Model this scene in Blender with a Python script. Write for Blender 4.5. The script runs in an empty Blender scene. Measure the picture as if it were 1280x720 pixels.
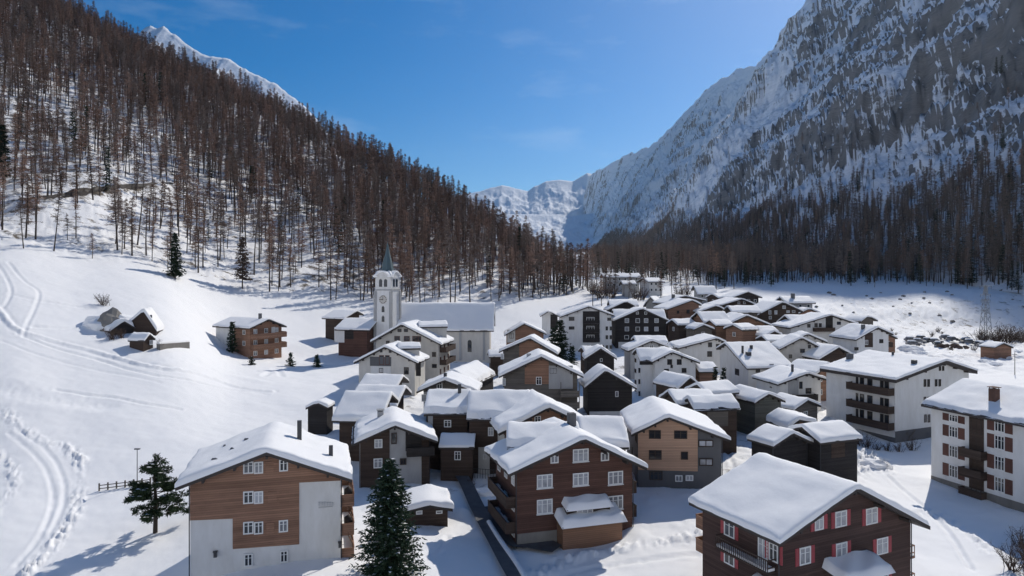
import bpy, bmesh, math, random
import numpy as np
from mathutils import Vector, Matrix
random.seed(7)
RNG = np.random.default_rng(11)
S = bpy.context.scene
COL = S.collection
F, CX, HY, CZ = 853.333, 640.0, 345.0, 30.0       # focal length in pixels, principal column, horizon row, camera height
R = math.radians

def ray(px, py, D):
    return Vector(((px-CX)/F*D, D, CZ-(py-HY)/F*D))

# ------------------------------------------------------------------ noise
def _hash(ix, iy, seed):
    h = (ix.astype(np.int64)*374761393 + iy.astype(np.int64)*668265263 + seed*1442695041) & 0xFFFFFFFF
    h = ((h ^ (h >> 13))*1274126177) & 0xFFFFFFFF
    h = h ^ (h >> 16)
    return h
def perlin(x, y, seed=0):
    x = np.asarray(x, float); y = np.asarray(y, float)
    ix = np.floor(x); iy = np.floor(y); fx = x-ix; fy = y-iy
    def g(dx, dy):
        a = _hash(ix+dx, iy+dy, seed)/4294967295.0*2*np.pi
        return np.cos(a)*(fx-dx)+np.sin(a)*(fy-dy)
    u = fx**3*(fx*(fx*6-15)+10); v = fy**3*(fy*(fy*6-15)+10)
    a = g(0,0)*(1-u)+g(1,0)*u; b = g(0,1)*(1-u)+g(1,1)*u
    return (a*(1-v)+b*v)*1.5
def fbm(x, y, octv=4, seed=0, gain=.5):
    t = 0; a = 1; s = 0
    for k in range(octv):
        t = t+a*perlin(x*2**k+17.3*k, y*2**k-9.1*k, seed+k); s += a; a *= gain
    return t/s
def ridged(x, y, octv=5, seed=0, gain=.5):
    t = 0; a = 1; s = 0
    for k in range(octv):
        t = t+a*(1-np.abs(perlin(x*2**k+5.7*k, y*2**k+3.3*k, seed+k))*2); s += a; a *= gain
    return t/s

# ------------------------------------------------------------------ mesh helpers
class MB:
    def __init__(s): s.v=[]; s.f=[]; s.m=[]; s.sm=[]
    def add(s, vs, fs, mi=0, smooth=False):
        o=len(s.v); s.v += [tuple(v) for v in vs]
        for f in fs: s.f.append([o+i for i in f]); s.m.append(mi); s.sm.append(smooth)
        return s
    def box(s, x0,x1,y0,y1,z0,z1, mi=0):
        return s.add([(x0,y0,z0),(x1,y0,z0),(x1,y1,z0),(x0,y1,z0),(x0,y0,z1),(x1,y0,z1),(x1,y1,z1),(x0,y1,z1)],
              [(3,2,1,0),(4,5,6,7),(0,1,5,4),(1,2,6,5),(2,3,7,6),(3,0,4,7)], mi)
    def prism(s, pts, axis_map, a, b, mi=0):
        n=len(pts); vs=[axis_map(p,a) for p in pts]+[axis_map(p,b) for p in pts]
        fs=[list(range(n)), list(range(2*n-1,n-1,-1))]+[(i,i+n,(i+1)%n+n,(i+1)%n) for i in range(n)]
        return s.add(vs, fs, mi)
    def tube(s, pts, rad, n=6, mi=0, cap=True):
        pts=[Vector(p) for p in pts]; k=len(pts); vs=[]
        for i,p in enumerate(pts):
            d=(pts[min(i+1,k-1)]-pts[max(i-1,0)]); d = d.normalized() if d.length>1e-6 else Vector((0,0,1))
            a=d.orthogonal().normalized() if abs(d.z)<.95 else Vector((1,0,0)).cross(d).normalized(); b=d.cross(a)
            r=rad[i] if hasattr(rad,'__len__') else rad
            for j in range(n):
                t=2*math.pi*j/n; vs.append(p+a*math.cos(t)*r+b*math.sin(t)*r)
        fs=[(i*n+j,i*n+(j+1)%n,(i+1)*n+(j+1)%n,(i+1)*n+j) for i in range(k-1) for j in range(n)]
        s.add(vs,fs,mi,True)
        if cap:
            s.add(vs[:n],[list(range(n-1,-1,-1))],mi); s.add(vs[-n:],[list(range(n))],mi)
        return s
    def build(s, name, mats, parent=None, recalc=True):
        me=bpy.data.meshes.new(name); me.from_pydata(s.v,[],s.f)
        for m in (mats if isinstance(mats,(list,tuple)) else [mats]): me.materials.append(m)
        me.polygons.foreach_set('material_index', s.m); me.polygons.foreach_set('use_smooth', s.sm)
        if recalc:
            bm=bmesh.new(); bm.from_mesh(me); bmesh.ops.recalc_face_normals(bm, faces=bm.faces); bm.to_mesh(me); bm.free()
        me.update()
        o=bpy.data.objects.new(name, me); COL.objects.link(o)
        if parent: o.parent=parent
        return o
def np_mesh(name, v, faces, mats, smooth=False, mi=None):
    """v (n,3) float, faces list of (k,m) int arrays"""
    me=bpy.data.meshes.new(name)
    me.vertices.add(len(v)); me.vertices.foreach_set('co', np.ascontiguousarray(v,dtype=np.float32).ravel())
    tot=np.concatenate([np.full(len(f), f.shape[1]) for f in faces]); idx=np.concatenate([f.ravel() for f in faces]).astype(np.int32)
    me.loops.add(len(idx)); me.loops.foreach_set('vertex_index', idx)
    st=np.concatenate([[0],np.cumsum(tot)[:-1]]).astype(np.int32)
    me.polygons.add(len(tot)); me.polygons.foreach_set('loop_start', st)
    for m in (mats if isinstance(mats,(list,tuple)) else [mats]): me.materials.append(m)
    if smooth: me.polygons.foreach_set('use_smooth', np.ones(len(tot),bool))
    if mi is not None: me.polygons.foreach_set('material_index', np.asarray(mi,dtype=np.int32))
    me.update(calc_edges=True)
    return me
def link(name, me, parent=None):
    o=bpy.data.objects.new(name, me); COL.objects.link(o)
    if parent: o.parent=parent
    return o
def grid_faces(nr, nc):
    i=np.arange(nr-1)[:,None]*nc+np.arange(nc-1)[None,:]; i=i.ravel()
    return np.stack([i,i+1,i+nc+1,i+nc],1)
def empty(name, loc, rz=0):
    o=bpy.data.objects.new(name,None); COL.objects.link(o); o.location=loc; o.rotation_euler=(0,0,rz); o.empty_display_size=.5
    return o
def tag(o, label=None, cat=None, group=None, kind=None):
    if label: o['label']=label
    if cat: o['category']=cat
    if group: o['group']=group
    if kind: o['kind']=kind
    return o
def copy_tree(o, parent=None):
    c=o.copy(); COL.objects.link(c); c.parent=parent
    for ch in o.children: copy_tree(ch, c)
    return c

# ------------------------------------------------------------------ materials
def newmat(name):
    m=bpy.data.materials.new(name); m.use_nodes=True
    nt=m.node_tree; b=nt.nodes['Principled BSDF']; return m,nt,b
def nd(nt,t,**kw):
    n=nt.nodes.new(t)
    for k,v in kw.items(): setattr(n,k,v)
    return n
def plain(name, col, rough=.7, spec=.3, vary=0, metal=0):
    m,nt,b=newmat(name); b.inputs['Base Color'].default_value=(*col,1); b.inputs['Roughness'].default_value=rough
    b.inputs['Specular IOR Level'].default_value=spec; b.inputs['Metallic'].default_value=metal
    if vary:
        tc=nd(nt,'ShaderNodeTexCoord'); n=nd(nt,'ShaderNodeTexNoise'); n.inputs['Scale'].default_value=1.3; n.inputs['Detail'].default_value=6
        nt.links.new(tc.outputs['Object'],n.inputs['Vector'])
        mx=nd(nt,'ShaderNodeMix',data_type='RGBA'); mx.inputs['A'].default_value=(*[c*(1-vary) for c in col],1); mx.inputs['B'].default_value=(*[min(1,c*(1+vary)) for c in col],1)
        oi=nd(nt,'ShaderNodeObjectInfo'); ad=nd(nt,'ShaderNodeMath',operation='ADD'); ad.inputs[1].default_value=-.5
        ad2=nd(nt,'ShaderNodeMath',operation='MULTIPLY_ADD'); ad2.inputs[1].default_value=.7
        nt.links.new(oi.outputs['Random'],ad.inputs[0]); nt.links.new(ad.outputs[0],ad2.inputs[0]); nt.links.new(n.outputs['Fac'],ad2.inputs[2])
        nt.links.new(ad2.outputs[0],mx.inputs['Factor']); nt.links.new(mx.outputs['Result'],b.inputs['Base Color'])
    return m
def timber(name, col, pitch=.2, vert=False, var=.45):
    m,nt,b=newmat(name); b.inputs['Roughness'].default_value=.8; b.inputs['Specular IOR Level'].default_value=.2
    L=nt.links.new
    tc=nd(nt,'ShaderNodeTexCoord'); sx=nd(nt,'ShaderNodeSeparateXYZ'); L(tc.outputs['Object'],sx.inputs[0])
    a=nd(nt,'ShaderNodeMath',operation='DIVIDE'); a.inputs[1].default_value=pitch
    if vert:
        s=nd(nt,'ShaderNodeMath',operation='ADD'); L(sx.outputs['X'],s.inputs[0]); L(sx.outputs['Y'],s.inputs[1]); L(s.outputs[0],a.inputs[0])
    else: L(sx.outputs['Z'],a.inputs[0])
    fl=nd(nt,'ShaderNodeMath',operation='FLOOR'); L(a.outputs[0],fl.inputs[0])
    fr=nd(nt,'ShaderNodeMath',operation='FRACT'); L(a.outputs[0],fr.inputs[0])
    wn=nd(nt,'ShaderNodeTexWhiteNoise',noise_dimensions='2D'); cb=nd(nt,'ShaderNodeCombineXYZ'); oi=nd(nt,'ShaderNodeObjectInfo')
    L(fl.outputs[0],cb.inputs['X']); L(oi.outputs['Random'],cb.inputs['Y']); L(cb.outputs[0],wn.inputs['Vector'])
    mp=nd(nt,'ShaderNodeMapping'); mp.inputs['Scale'].default_value=(9,9,.7) if vert else (.6,.6,9); L(tc.outputs['Object'],mp.inputs['Vector'])
    no=nd(nt,'ShaderNodeTexNoise'); no.inputs['Scale'].default_value=1.0; no.inputs['Detail'].default_value=5; L(mp.outputs[0],no.inputs['Vector'])
    n2=nd(nt,'ShaderNodeTexNoise'); n2.inputs['Scale'].default_value=.35; n2.inputs['Detail'].default_value=3; L(tc.outputs['Object'],n2.inputs['Vector'])
    t=nd(nt,'ShaderNodeMath',operation='MULTIPLY_ADD'); t.inputs[1].default_value=.45; L(wn.outputs['Value'],t.inputs[0]); 
    t0=nd(nt,'ShaderNodeMath',operation='MULTIPLY_ADD'); t0.inputs[1].default_value=.6; t0.inputs[2].default_value=-.25; L(no.outputs['Fac'],t0.inputs[0]); L(t0.outputs[0],t.inputs[2])
    t1=nd(nt,'ShaderNodeMath',operation='MULTIPLY_ADD'); t1.inputs[1].default_value=.7; L(n2.outputs['Fac'],t1.inputs[0]); L(t.outputs[0],t1.inputs[2])
    mx=nd(nt,'ShaderNodeMix',data_type='RGBA'); mx.inputs['A'].default_value=(*[c*(1-var) for c in col],1); mx.inputs['B'].default_value=(*[c*(1+var) for c in col],1)
    L(t1.outputs[0],mx.inputs['Factor'])
    gap=nd(nt,'ShaderNodeMath',operation='GREATER_THAN'); gap.inputs[1].default_value=.1; L(fr.outputs[0],gap.inputs[0])
    g2=nd(nt,'ShaderNodeMath',operation='MULTIPLY_ADD'); g2.inputs[1].default_value=.55; g2.inputs[2].default_value=.45; L(gap.outputs[0],g2.inputs[0])
    mv=nd(nt,'ShaderNodeVectorMath',operation='SCALE'); L(mx.outputs['Result'],mv.inputs[0]); L(g2.outputs[0],mv.inputs['Scale'])
    L(mv.outputs[0],b.inputs['Base Color'])
    bp=nd(nt,'ShaderNodeBump'); bp.inputs['Distance'].default_value=.02; bp.inputs['Strength'].default_value=.6; L(gap.outputs[0],bp.inputs['Height']); L(bp.outputs[0],b.inputs['Normal'])
    return m
def stucco(name, col, dirt=.34):
    m,nt,b=newmat(name); L=nt.links.new; b.inputs['Roughness'].default_value=.9; b.inputs['Specular IOR Level'].default_value=.15
    tc=nd(nt,'ShaderNodeTexCoord'); mp=nd(nt,'ShaderNodeMapping'); mp.inputs['Scale'].default_value=(.8,.8,.25); L(tc.outputs['Object'],mp.inputs['Vector'])
    n=nd(nt,'ShaderNodeTexNoise'); n.inputs['Scale'].default_value=1; n.inputs['Detail'].default_value=7; n.inputs['Roughness'].default_value=.65; L(mp.outputs[0],n.inputs['Vector'])
    oi=nd(nt,'ShaderNodeObjectInfo'); a=nd(nt,'ShaderNodeMath',operation='MULTIPLY_ADD'); a.inputs[1].default_value=.3; L(oi.outputs['Random'],a.inputs[0]); 
    s=nd(nt,'ShaderNodeMath',operation='SUBTRACT'); s.inputs[1].default_value=.15; L(n.outputs['Fac'],s.inputs[0]); L(s.outputs[0],a.inputs[2])
    mx=nd(nt,'ShaderNodeMix',data_type='RGBA'); mx.inputs['A'].default_value=(*[c*(1-dirt) for c in col],1); mx.inputs['B'].default_value=(*[min(.85,c*(1+dirt*.5)) for c in col],1)
    L(a.outputs[0],mx.inputs['Factor']); L(mx.outputs['Result'],b.inputs['Base Color'])
    n3=nd(nt,'ShaderNodeTexNoise'); n3.inputs['Scale'].default_value=25; L(tc.outputs['Object'],n3.inputs['Vector'])
    bp=nd(nt,'ShaderNodeBump'); bp.inputs['Distance'].default_value=.01; bp.inputs['Strength'].default_value=.4; L(n3.outputs['Fac'],bp.inputs['Height']); L(bp.outputs[0],b.inputs['Normal'])
    return m
def snowmat(name, scale=1.0, strength=.35, dist=.08, soil=0.0, col=(.92,.91,.90)):
    m,nt,b=newmat(name); L=nt.links.new; b.inputs['Roughness'].default_value=.75; b.inputs['Specular IOR Level'].default_value=.25
    b.inputs['Base Color'].default_value=(*col,1)
    tc=nd(nt,'ShaderNodeTexCoord')
    n=nd(nt,'ShaderNodeTexNoise'); n.inputs['Scale'].default_value=.9*scale; n.inputs['Detail'].default_value=8; n.inputs['Roughness'].default_value=.6; L(tc.outputs['Object'],n.inputs['Vector'])
    n2=nd(nt,'ShaderNodeTexNoise'); n2.inputs['Scale'].default_value=7*scale; n2.inputs['Detail'].default_value=4; L(tc.outputs['Object'],n2.inputs['Vector'])
    a=nd(nt,'ShaderNodeMath',operation='MULTIPLY_ADD'); a.inputs[1].default_value=.25; L(n2.outputs['Fac'],a.inputs[0]); L(n.outputs['Fac'],a.inputs[2])
    bp=nd(nt,'ShaderNodeBump'); bp.inputs['Distance'].default_value=dist; bp.inputs['Strength'].default_value=strength; L(a.outputs[0],bp.inputs['Height']); L(bp.outputs[0],b.inputs['Normal'])
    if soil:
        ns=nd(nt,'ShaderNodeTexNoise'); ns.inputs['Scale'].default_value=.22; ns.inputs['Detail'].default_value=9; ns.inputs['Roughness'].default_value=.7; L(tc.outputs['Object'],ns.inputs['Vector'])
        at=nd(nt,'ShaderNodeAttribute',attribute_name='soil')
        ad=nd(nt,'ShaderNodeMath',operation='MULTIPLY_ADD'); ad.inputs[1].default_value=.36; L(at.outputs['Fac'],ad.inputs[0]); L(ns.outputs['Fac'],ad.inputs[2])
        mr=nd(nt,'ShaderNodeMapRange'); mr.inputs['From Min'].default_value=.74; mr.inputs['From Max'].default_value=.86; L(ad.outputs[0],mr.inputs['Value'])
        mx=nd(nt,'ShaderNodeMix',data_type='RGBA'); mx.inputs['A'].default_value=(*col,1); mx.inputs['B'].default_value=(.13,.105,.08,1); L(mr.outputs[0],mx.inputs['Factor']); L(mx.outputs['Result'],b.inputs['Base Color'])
    return m
M={}
M['snow']=snowmat('snow_ground',soil=1.0)
M['roofsnow']=snowmat('snow_roof',scale=.8,strength=.45,dist=.1)
M['timber_dark']=timber('timber_dark',(.062,.043,.034))
M['timber_black']=timber('timber_black',(.034,.03,.029))
M['timber_brown']=timber('timber_brown',(.25,.142,.095))
M['timber_red']=timber('timber_red',(.098,.052,.04))
M['timber_orange']=timber('timber_orange',(.22,.125,.08),var=.3)
M['timber_light']=timber('timber_light',(.47,.30,.205),var=.25)
M['timber_deep']=timber('timber_deep',(.068,.042,.036))
M['timber_grey']=timber('timber_grey',(.13,.115,.10))
M['timber_green']=timber('timber_green',(.10,.105,.095))
M['stucco_white']=stucco('stucco_white',(.82,.79,.73))
M['stucco_cream']=stucco('stucco_cream',(.62,.59,.54))
M['stucco_grey']=stucco('stucco_grey',(.42,.42,.42))
M['stucco_dark']=stucco('stucco_dark',(.14,.14,.145))
M['stone']=stucco('stone',(.24,.225,.205),dirt=.5)
M['fascia']=plain('fascia',(.05,.042,.038),.7,.3,.3)
M['frame_white']=plain('frame_white',(.74,.74,.72),.5,.4)
M['frame_dark']=plain('frame_dark',(.05,.035,.028),.6,.3)
M['glass']=plain('window_glass',(.025,.03,.037),.06,.7)
M['curtain']=plain('curtained_glass',(.36,.37,.39),.2,.6,.65)
M['curtain_grey']=plain('half_curtained_glass',(.17,.18,.20),.15,.6,.5)
M['pylon']=plain('galvanised_steel',(.26,.27,.28),.5,.5,.1)
M['shutter_red']=plain('shutter_red',(.36,.07,.08),.6,.3,.15)
M['shutter_brown']=plain('shutter_brown',(.12,.055,.042),.7,.3,.2)
M['metal']=plain('metal',(.06,.062,.068),.45,.5,0,.6)
M['copper']=plain('spire_copper',(.085,.13,.145),.6,.4,.2)
M['brick']=plain('chimney_brick',(.15,.085,.065),.85,.2,.3)
M['asphalt']=plain('asphalt',(.075,.075,.08),.8,.3,.6)
M['bark']=plain('bark',(.075,.06,.052),.9,.1,.3)
M['larch']=plain('larch_twigs',(.268,.18,.138),.9,.05,.6)
M['larch2']=plain('larch_twigs_grey',(.215,.17,.145),.9,.05,.4)
M['needle']=plain('spruce_needles',(.024,.042,.024),.8,.15,.4)
M['pine']=plain('pine_needles',(.034,.055,.026),.8,.15,.4)
M['shrub']=plain('bare_twigs',(.10,.072,.058),.9,.1,.3)
# ------------------------------------------------------------------ ground height table: columns by direction, rows by distance
CREST_PX=[-520,-200,0,100,200,300,400,500,600,660,700,735]
CREST_D =[640,640,620,600,570,545,520,470,410,370,345,325]
CREST_Z =[420,380,285,240,197,163,128,92,56,37,26,23]
FOOT_PX =[-520,-200,0,100,200,300,400,500,600,660,700,735]
FOOT_D  =[160,170,178,186,203,222,232,240,258,270,288,312]
def crestD(px): return np.interp(px,CREST_PX,CREST_D)
def crestZ(px): return np.interp(px,CREST_PX,CREST_Z)
def footD(px): return np.interp(px,FOOT_PX,FOOT_D)
TAB={
 -520:[(8,-3),(40,-2),(60,-1),(85,4),(110,14),(140,26),(170,40),(200,58)],
 -200:[(8,-3),(40,-1.5),(60,-.5),(85,3.5),(110,13),(140,25),(170,37),(200,50)],
 0:[(8,-2),(40,-1),(60,0),(72,1.2),(85,3.2),(110,12),(140,23),(170,34),(200,45)],
 100:[(8,-1),(40,0),(60,.5),(72,1.3),(85,2.5),(110,9.5),(140,19),(170,28.5),(186,33),(205,41)],
 200:[(8,0),(40,.5),(60,1.2),(75,2),(85,2.5),(110,7.5),(140,16.5),(170,24),(203,31.5)],
 300:[(8,1.5),(40,2.5),(60,3.4),(85,3.2),(110,5),(140,8.5),(170,11.3),(200,18),(222,24.5)],
 400:[(8,2),(40,3),(60,3.7),(85,3.4),(110,4.2),(140,7),(170,8.2),(200,12),(232,21)],
 500:[(8,1.5),(40,2.5),(60,3.2),(85,3.3),(110,4),(140,6.3),(170,7.5),(200,9.3),(240,18)],
 600:[(8,.8),(40,1.8),(60,2.4),(71,2.3),(85,3),(110,3.6),(140,5),(170,6),(200,8),(240,13),(258,18.5)],
 660:[(8,.8),(40,1.5),(60,2.2),(71,2.1),(85,3.1),(110,3.5),(140,4.8),(170,6),(200,8),(240,13.5),(270,19.5)],
 700:[(8,.6),(40,1.2),(60,2),(71,2.1),(85,3.2),(110,3.5),(140,4.8),(170,6),(200,8),(240,13.5),(288,21)],
 735:[(8,.5),(40,1.1),(60,1.9),(71,2.1),(85,3.4),(110,3.6),(140,4.9),(170,6.3),(200,8),(240,13.8),(312,23),(400,27.5),(600,36),(1200,63),(2400,115)],
 800:[(8,.3),(40,1),(60,1.7),(85,3.8),(110,3.8),(140,5),(170,7),(205,8.5),(240,14),(300,21),(400,27.5),(600,36),(1200,63),(2400,115)],
 900:[(8,0),(40,.8),(57,1.5),(85,3.8),(110,4.2),(140,5),(170,7.5),(205,12),(240,15),(280,18),(330,23),(400,27.5),(600,36),(1200,63),(2400,115)],
 1000:[(8,-.2),(40,.6),(57,1.2),(85,3.6),(110,4),(140,5),(170,7),(205,10.5),(240,13),(265,15.5),(285,18.5),(330,24.5),(400,28),(600,36),(1200,63),(2400,115)],
 1100:[(8,-.4),(40,.3),(57,.8),(96,1.6),(118,2.4),(150,5),(200,7.5),(240,9.5),(262,12),(280,17),(320,22.5),(400,28),(600,36),(1200,63),(2400,115)],
 1280:[(8,-.6),(40,-.2),(57,0),(96,1),(118,2),(150,4.5),(200,6.5),(245,7.5),(262,9),(285,18),(310,22.5),(400,30),(600,36),(1200,63),(2400,115)],
 1800:[(8,-1),(40,-.6),(57,-.4),(96,.6),(118,1.5),(150,4),(200,6),(245,8),(285,19),(310,22),(400,30),(600,36),(1200,63),(2400,115)],
}
def pchip(x, y, q):
    x=np.asarray(x,float); y=np.asarray(y,float); h=np.diff(x); d=np.diff(y)/h; m=np.zeros_like(x)
    for i in range(1,len(x)-1):
        if d[i-1]*d[i]>0: w1=2*h[i]+h[i-1]; w2=h[i]+2*h[i-1]; m[i]=(w1+w2)/(w1/d[i-1]+w2/d[i])
    m[0]=d[0]; m[-1]=d[-1]
    k=np.clip(np.searchsorted(x,q)-1,0,len(h)-1); t=np.clip((q-x[k])/h[k],-.5,1.5)
    t=np.where(q>x[-1],1,t)
    out=(2*t**3-3*t**2+1)*y[k]+(t**3-2*t**2+t)*h[k]*m[k]+(-2*t**3+3*t**2)*y[k+1]+(t**3-t**2)*h[k]*m[k+1]
    return np.where(q>x[-1], y[-1], out)
GD=np.concatenate([np.arange(8,400,2.0),np.arange(400,2420,10.0)])
_cols=sorted(TAB); _z=[]
for c in _cols:
    k=list(TAB[c])
    if c<735:
        cd,cz=float(crestD(c)),float(crestZ(c)); fd,fz=k[-1]
        k.append((fd+(cd-fd)*.5, fz+(cz-fz)*.5)); k.append((cd,cz)); k.append((cd+45,cz*.99-2)); zend=max(20,cz*.55); k.append((cd+260,zend)); k.append((2400,max(zend,110)))
    _z.append(pchip([a for a,_ in k],[b for _,b in k],GD))
_z=np.array(_z)
GP=np.arange(-520,1801,8.0)
GZ=np.empty((len(GP),len(GD)))
for j in range(len(GD)): GZ[:,j]=pchip(_cols,_z[:,j],GP)
# light smoothing across columns and rows
for _ in range(3):
    GZ[1:-1]=.25*GZ[:-2]+.5*GZ[1:-1]+.25*GZ[2:]
for _ in range(2):
    GZ[:,1:-1]=.25*GZ[:,:-2]+.5*GZ[:,1:-1]+.25*GZ[:,2:]
def ground_pd(px, D):
    px=np.clip(np.asarray(px,float),GP[0],GP[-1]-1e-3); D=np.clip(np.asarray(D,float),GD[0],GD[-1]-1e-3)
    i=np.floor((px-GP[0])/8).astype(int); u=(px-GP[i])/8
    j=np.searchsorted(GD,D,side='right')-1; v=(D-GD[j])/(GD[j+1]-GD[j])
    return GZ[i,j]*(1-u)*(1-v)+GZ[i+1,j]*u*(1-v)+GZ[i,j+1]*(1-u)*v+GZ[i+1,j+1]*u*v
def ground(x, y):
    y=np.maximum(np.asarray(y,float),1); return ground_pd(CX+np.asarray(x,float)/y*F, y)
def hit(px, py, dmin=20, dmax=1200):
    D=np.arange(dmin,dmax,.25); zr=CZ-(py-HY)/F*D; zg=ground_pd(np.full_like(D,px),D)
    k=np.argmax(zg>=zr); return Vector(((px-CX)/F*D[k], D[k], float(zg[k])))

def polydist(X, Y, pts):
    best=np.full(X.shape,1e9); tt=np.zeros(X.shape); acc=0; side=np.zeros(X.shape)
    for a,b in zip(pts[:-1],pts[1:]):
        dx,dy=b[0]-a[0],b[1]-a[1]; L=math.hypot(dx,dy)
        t=np.clip(((X-a[0])*dx+(Y-a[1])*dy)/(L*L),0,1)
        d=np.hypot(X-a[0]-t*dx,Y-a[1]-t*dy); m=d<best
        best=np.where(m,d,best); tt=np.where(m,acc+t*L,tt); side=np.where(m,np.sign((X-a[0])*dy-(Y-a[1])*dx),side); acc+=L
    return best,tt,side
def smooth_line(pl, n=6):
    p=[Vector(q[:2]) for q in pl]; out=[]
    for i in range(len(p)-1):
        a=p[max(i-1,0)];b=p[i];c=p[i+1];d=p[min(i+2,len(p)-1)]
        for k in range(n):
            t=k/n; out.append(.5*((2*b)+(c-a)*t+(2*a-5*b+4*c-d)*t*t+(3*b-a-3*c+d)*t**3))
    out.append(p[-1]); return out
BANKS=[([(-25,500),(0,510),(18,524),(32,538),(55,553),(80,558),(98,575),(101,590),(97,604),(97,625),(92,645),(75,668),(55,692),(35,716),(22,735)],.8,.30),
       ([(-25,560),(2,572),(14,586),(17,604),(10,622),(-10,645)],.7,.28),
       ([(640,735),(700,704),(760,690),(820,680),(872,668)],.8,.45),
       ([(1060,585),(1080,578),(1100,586),(1085,572)],2.0,.7),
       ([(1125,655),(1160,640),(1200,660),(1240,690)],1.0,.25)]
TRACKS=[([(-10,380),(0,388),(20,410),(60,424),(120,440),(200,460),(270,475),(340,489)],.5,.32),
        ([(22,417),(62,433),(120,449),(200,470),(300,489),(335,493)],.35,-.2),
        ([(-10,325),(4,340),(14,365),(4,385)],.35,-.16),([(10,328),(30,350),(48,365),(44,385),(34,405),(30,418)],.35,-.16),
        ([(10,369),(50,377),(104,385)],.4,-.2),([(40,408),(80,411),(110,405)],.5,-.25),
        ([(0,425),(40,440),(110,460),(200,478)],.3,-.1),
        ([(70,486),(100,492),(140,497),(180,505),(225,511)],.35,-.22),
        ([(0,483),(40,495),(90,504),(130,507)],1.6,-.16),
        ([(10,540),(45,572),(62,600),(66,630),(50,670),(20,705)],.3,-.09),([(22,536),(60,566),(78,598),(80,628),(64,664)],.3,-.09),
        ([(200,455),(290,470),(330,478)],1.2,.12),([(1110,596),(1150,630),(1185,665),(1215,710)],.3,-.2),([(655,735),(720,714),(800,702),(872,694)],.3,-.2),([(908,560),(916,590),(900,615),(870,640)],.3,-.2),([(500,705),(540,690),(560,672)],.3,-.2),([(280,440),(330,450),(370,452)],.6,-.15),
        ([(340,452),(420,455),(455,448)],.8,-.2),([(330,470),(345,462),(352,470)],.6,-.2)]
_B=[]
for pl,w,h in BANKS: _B.append(('b',smooth_line([hit(*p,45) for p in pl]),w,h))
for pl,w,h in TRACKS: _B.append(('t',smooth_line([hit(*p,45) for p in pl]),w,h))

def ground_mesh():
    px=np.concatenate([np.arange(-520,-40,8),np.arange(-40,1320,1.9),np.arange(1320,1800,8)])
    D=[8.0]
    while D[-1]<2400:
        d=D[-1]; D.append(d+(1.2 if d<55 else .42 if d<130 else .6 if d<200 else d*.008 if d<420 else d*.015))
    D=np.array(D)
    P,DD=np.meshgrid(px,D); X=(P-CX)/F*DD; Y=DD.copy(); Z=ground_pd(P,DD)
    near=np.clip((420-DD)/150,0,1)
    Z+=fbm(X/22,Y/22,3,3)*.5*near+fbm(X/5,Y/5,3,9)*.12*near+fbm(X/2.6+Y/9,Y/1.3,3,19)*.05*near
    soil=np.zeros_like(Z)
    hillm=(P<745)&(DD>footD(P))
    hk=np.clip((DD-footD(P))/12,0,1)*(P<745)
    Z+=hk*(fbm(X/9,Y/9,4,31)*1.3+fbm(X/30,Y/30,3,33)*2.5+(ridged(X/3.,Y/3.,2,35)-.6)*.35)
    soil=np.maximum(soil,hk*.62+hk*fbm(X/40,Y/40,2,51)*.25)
    # rough river bed and embankment on the right
    rk=np.clip((P-985)/60,0,1)*np.clip((DD-np.where(P>1110,165,195))/25,0,1)*np.clip((330-DD)/40,0,1)
    Z+=rk*(fbm(X/4,Y/4,4,41)*1.0+np.maximum(0,fbm(X/2.5,Y/2.5,2,43))*.9); soil=np.maximum(soil,rk*.5)
    # village: trodden and ploughed snow between houses
    vk=np.clip((P-400)/80,0,1)*np.clip((DD-62)/20,0,1)*np.clip((235-DD)/30,0,1)*np.clip((1120-P)/80,0,1)
    Z+=vk*np.maximum(0,fbm(X/3,Y/3,3,61))*.45; soil=np.maximum(soil,vk*.5)
    led=smooth_line([hit(*p,150) for p in ((30,258),(70,255),(110,248),(160,241),(215,233))])
    xs=[p[0] for p in led]; ys=[p[1] for p in led]; m=(X>min(xs)-12)&(X<max(xs)+12)&(Y>min(ys)-12)&(Y<max(ys)+12)
    d,t,sd=polydist(X[m],Y[m],led); k=np.exp(-(d/3.2)**2)*(.7+.5*fbm(X[m]/4,Y[m]/4,3,91)); Z[m]+=k*2.2; soil[m]=np.maximum(soil[m],k*1.25)
    nb=(DD<300)
    for kind,pts,w,h in _B:
        xs=[p[0] for p in pts]; ys=[p[1] for p in pts]
        m=(X>min(xs)-6)&(X<max(xs)+6)&(Y>min(ys)-6)&(Y<max(ys)+6)&nb
        if not m.any(): continue
        d,t,sd=polydist(X[m],Y[m],pts); xx=X[m]; yy=Y[m]
        if kind=='b':
            lump=np.clip(.25+1.9*fbm(xx/.75,yy/.75,3,71)+1.1*fbm(xx/3.2,yy/3.2,2,73),-.15,2.2)
            Z[m]+=h*np.exp(-(d/w)**2)*lump*1.6*np.clip(.8+1.3*fbm(t/9,t*0+w,3,79),.25,1.5)
        else:
            wob=1+.7*fbm(xx/.9,yy/.9,2,75)
            Z[m]+=h*np.exp(-(d/w)**2)*wob-h*.45*np.exp(-((d-1.7*w)/(.7*w))**2)*(.7+fbm(xx/1.5,yy/1.5,2,77))
    v=np.stack([X.ravel(),Y.ravel(),Z.ravel()],1)
    me=np_mesh('ground',v,[grid_faces(*X.shape)],M['snow'],True)
    a=me.attributes.new('soil','FLOAT','POINT'); a.data.foreach_set('value',soil.ravel().astype(np.float32))
    o=link('ground',me); tag(o,kind='structure'); return o
ground_mesh()

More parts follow.
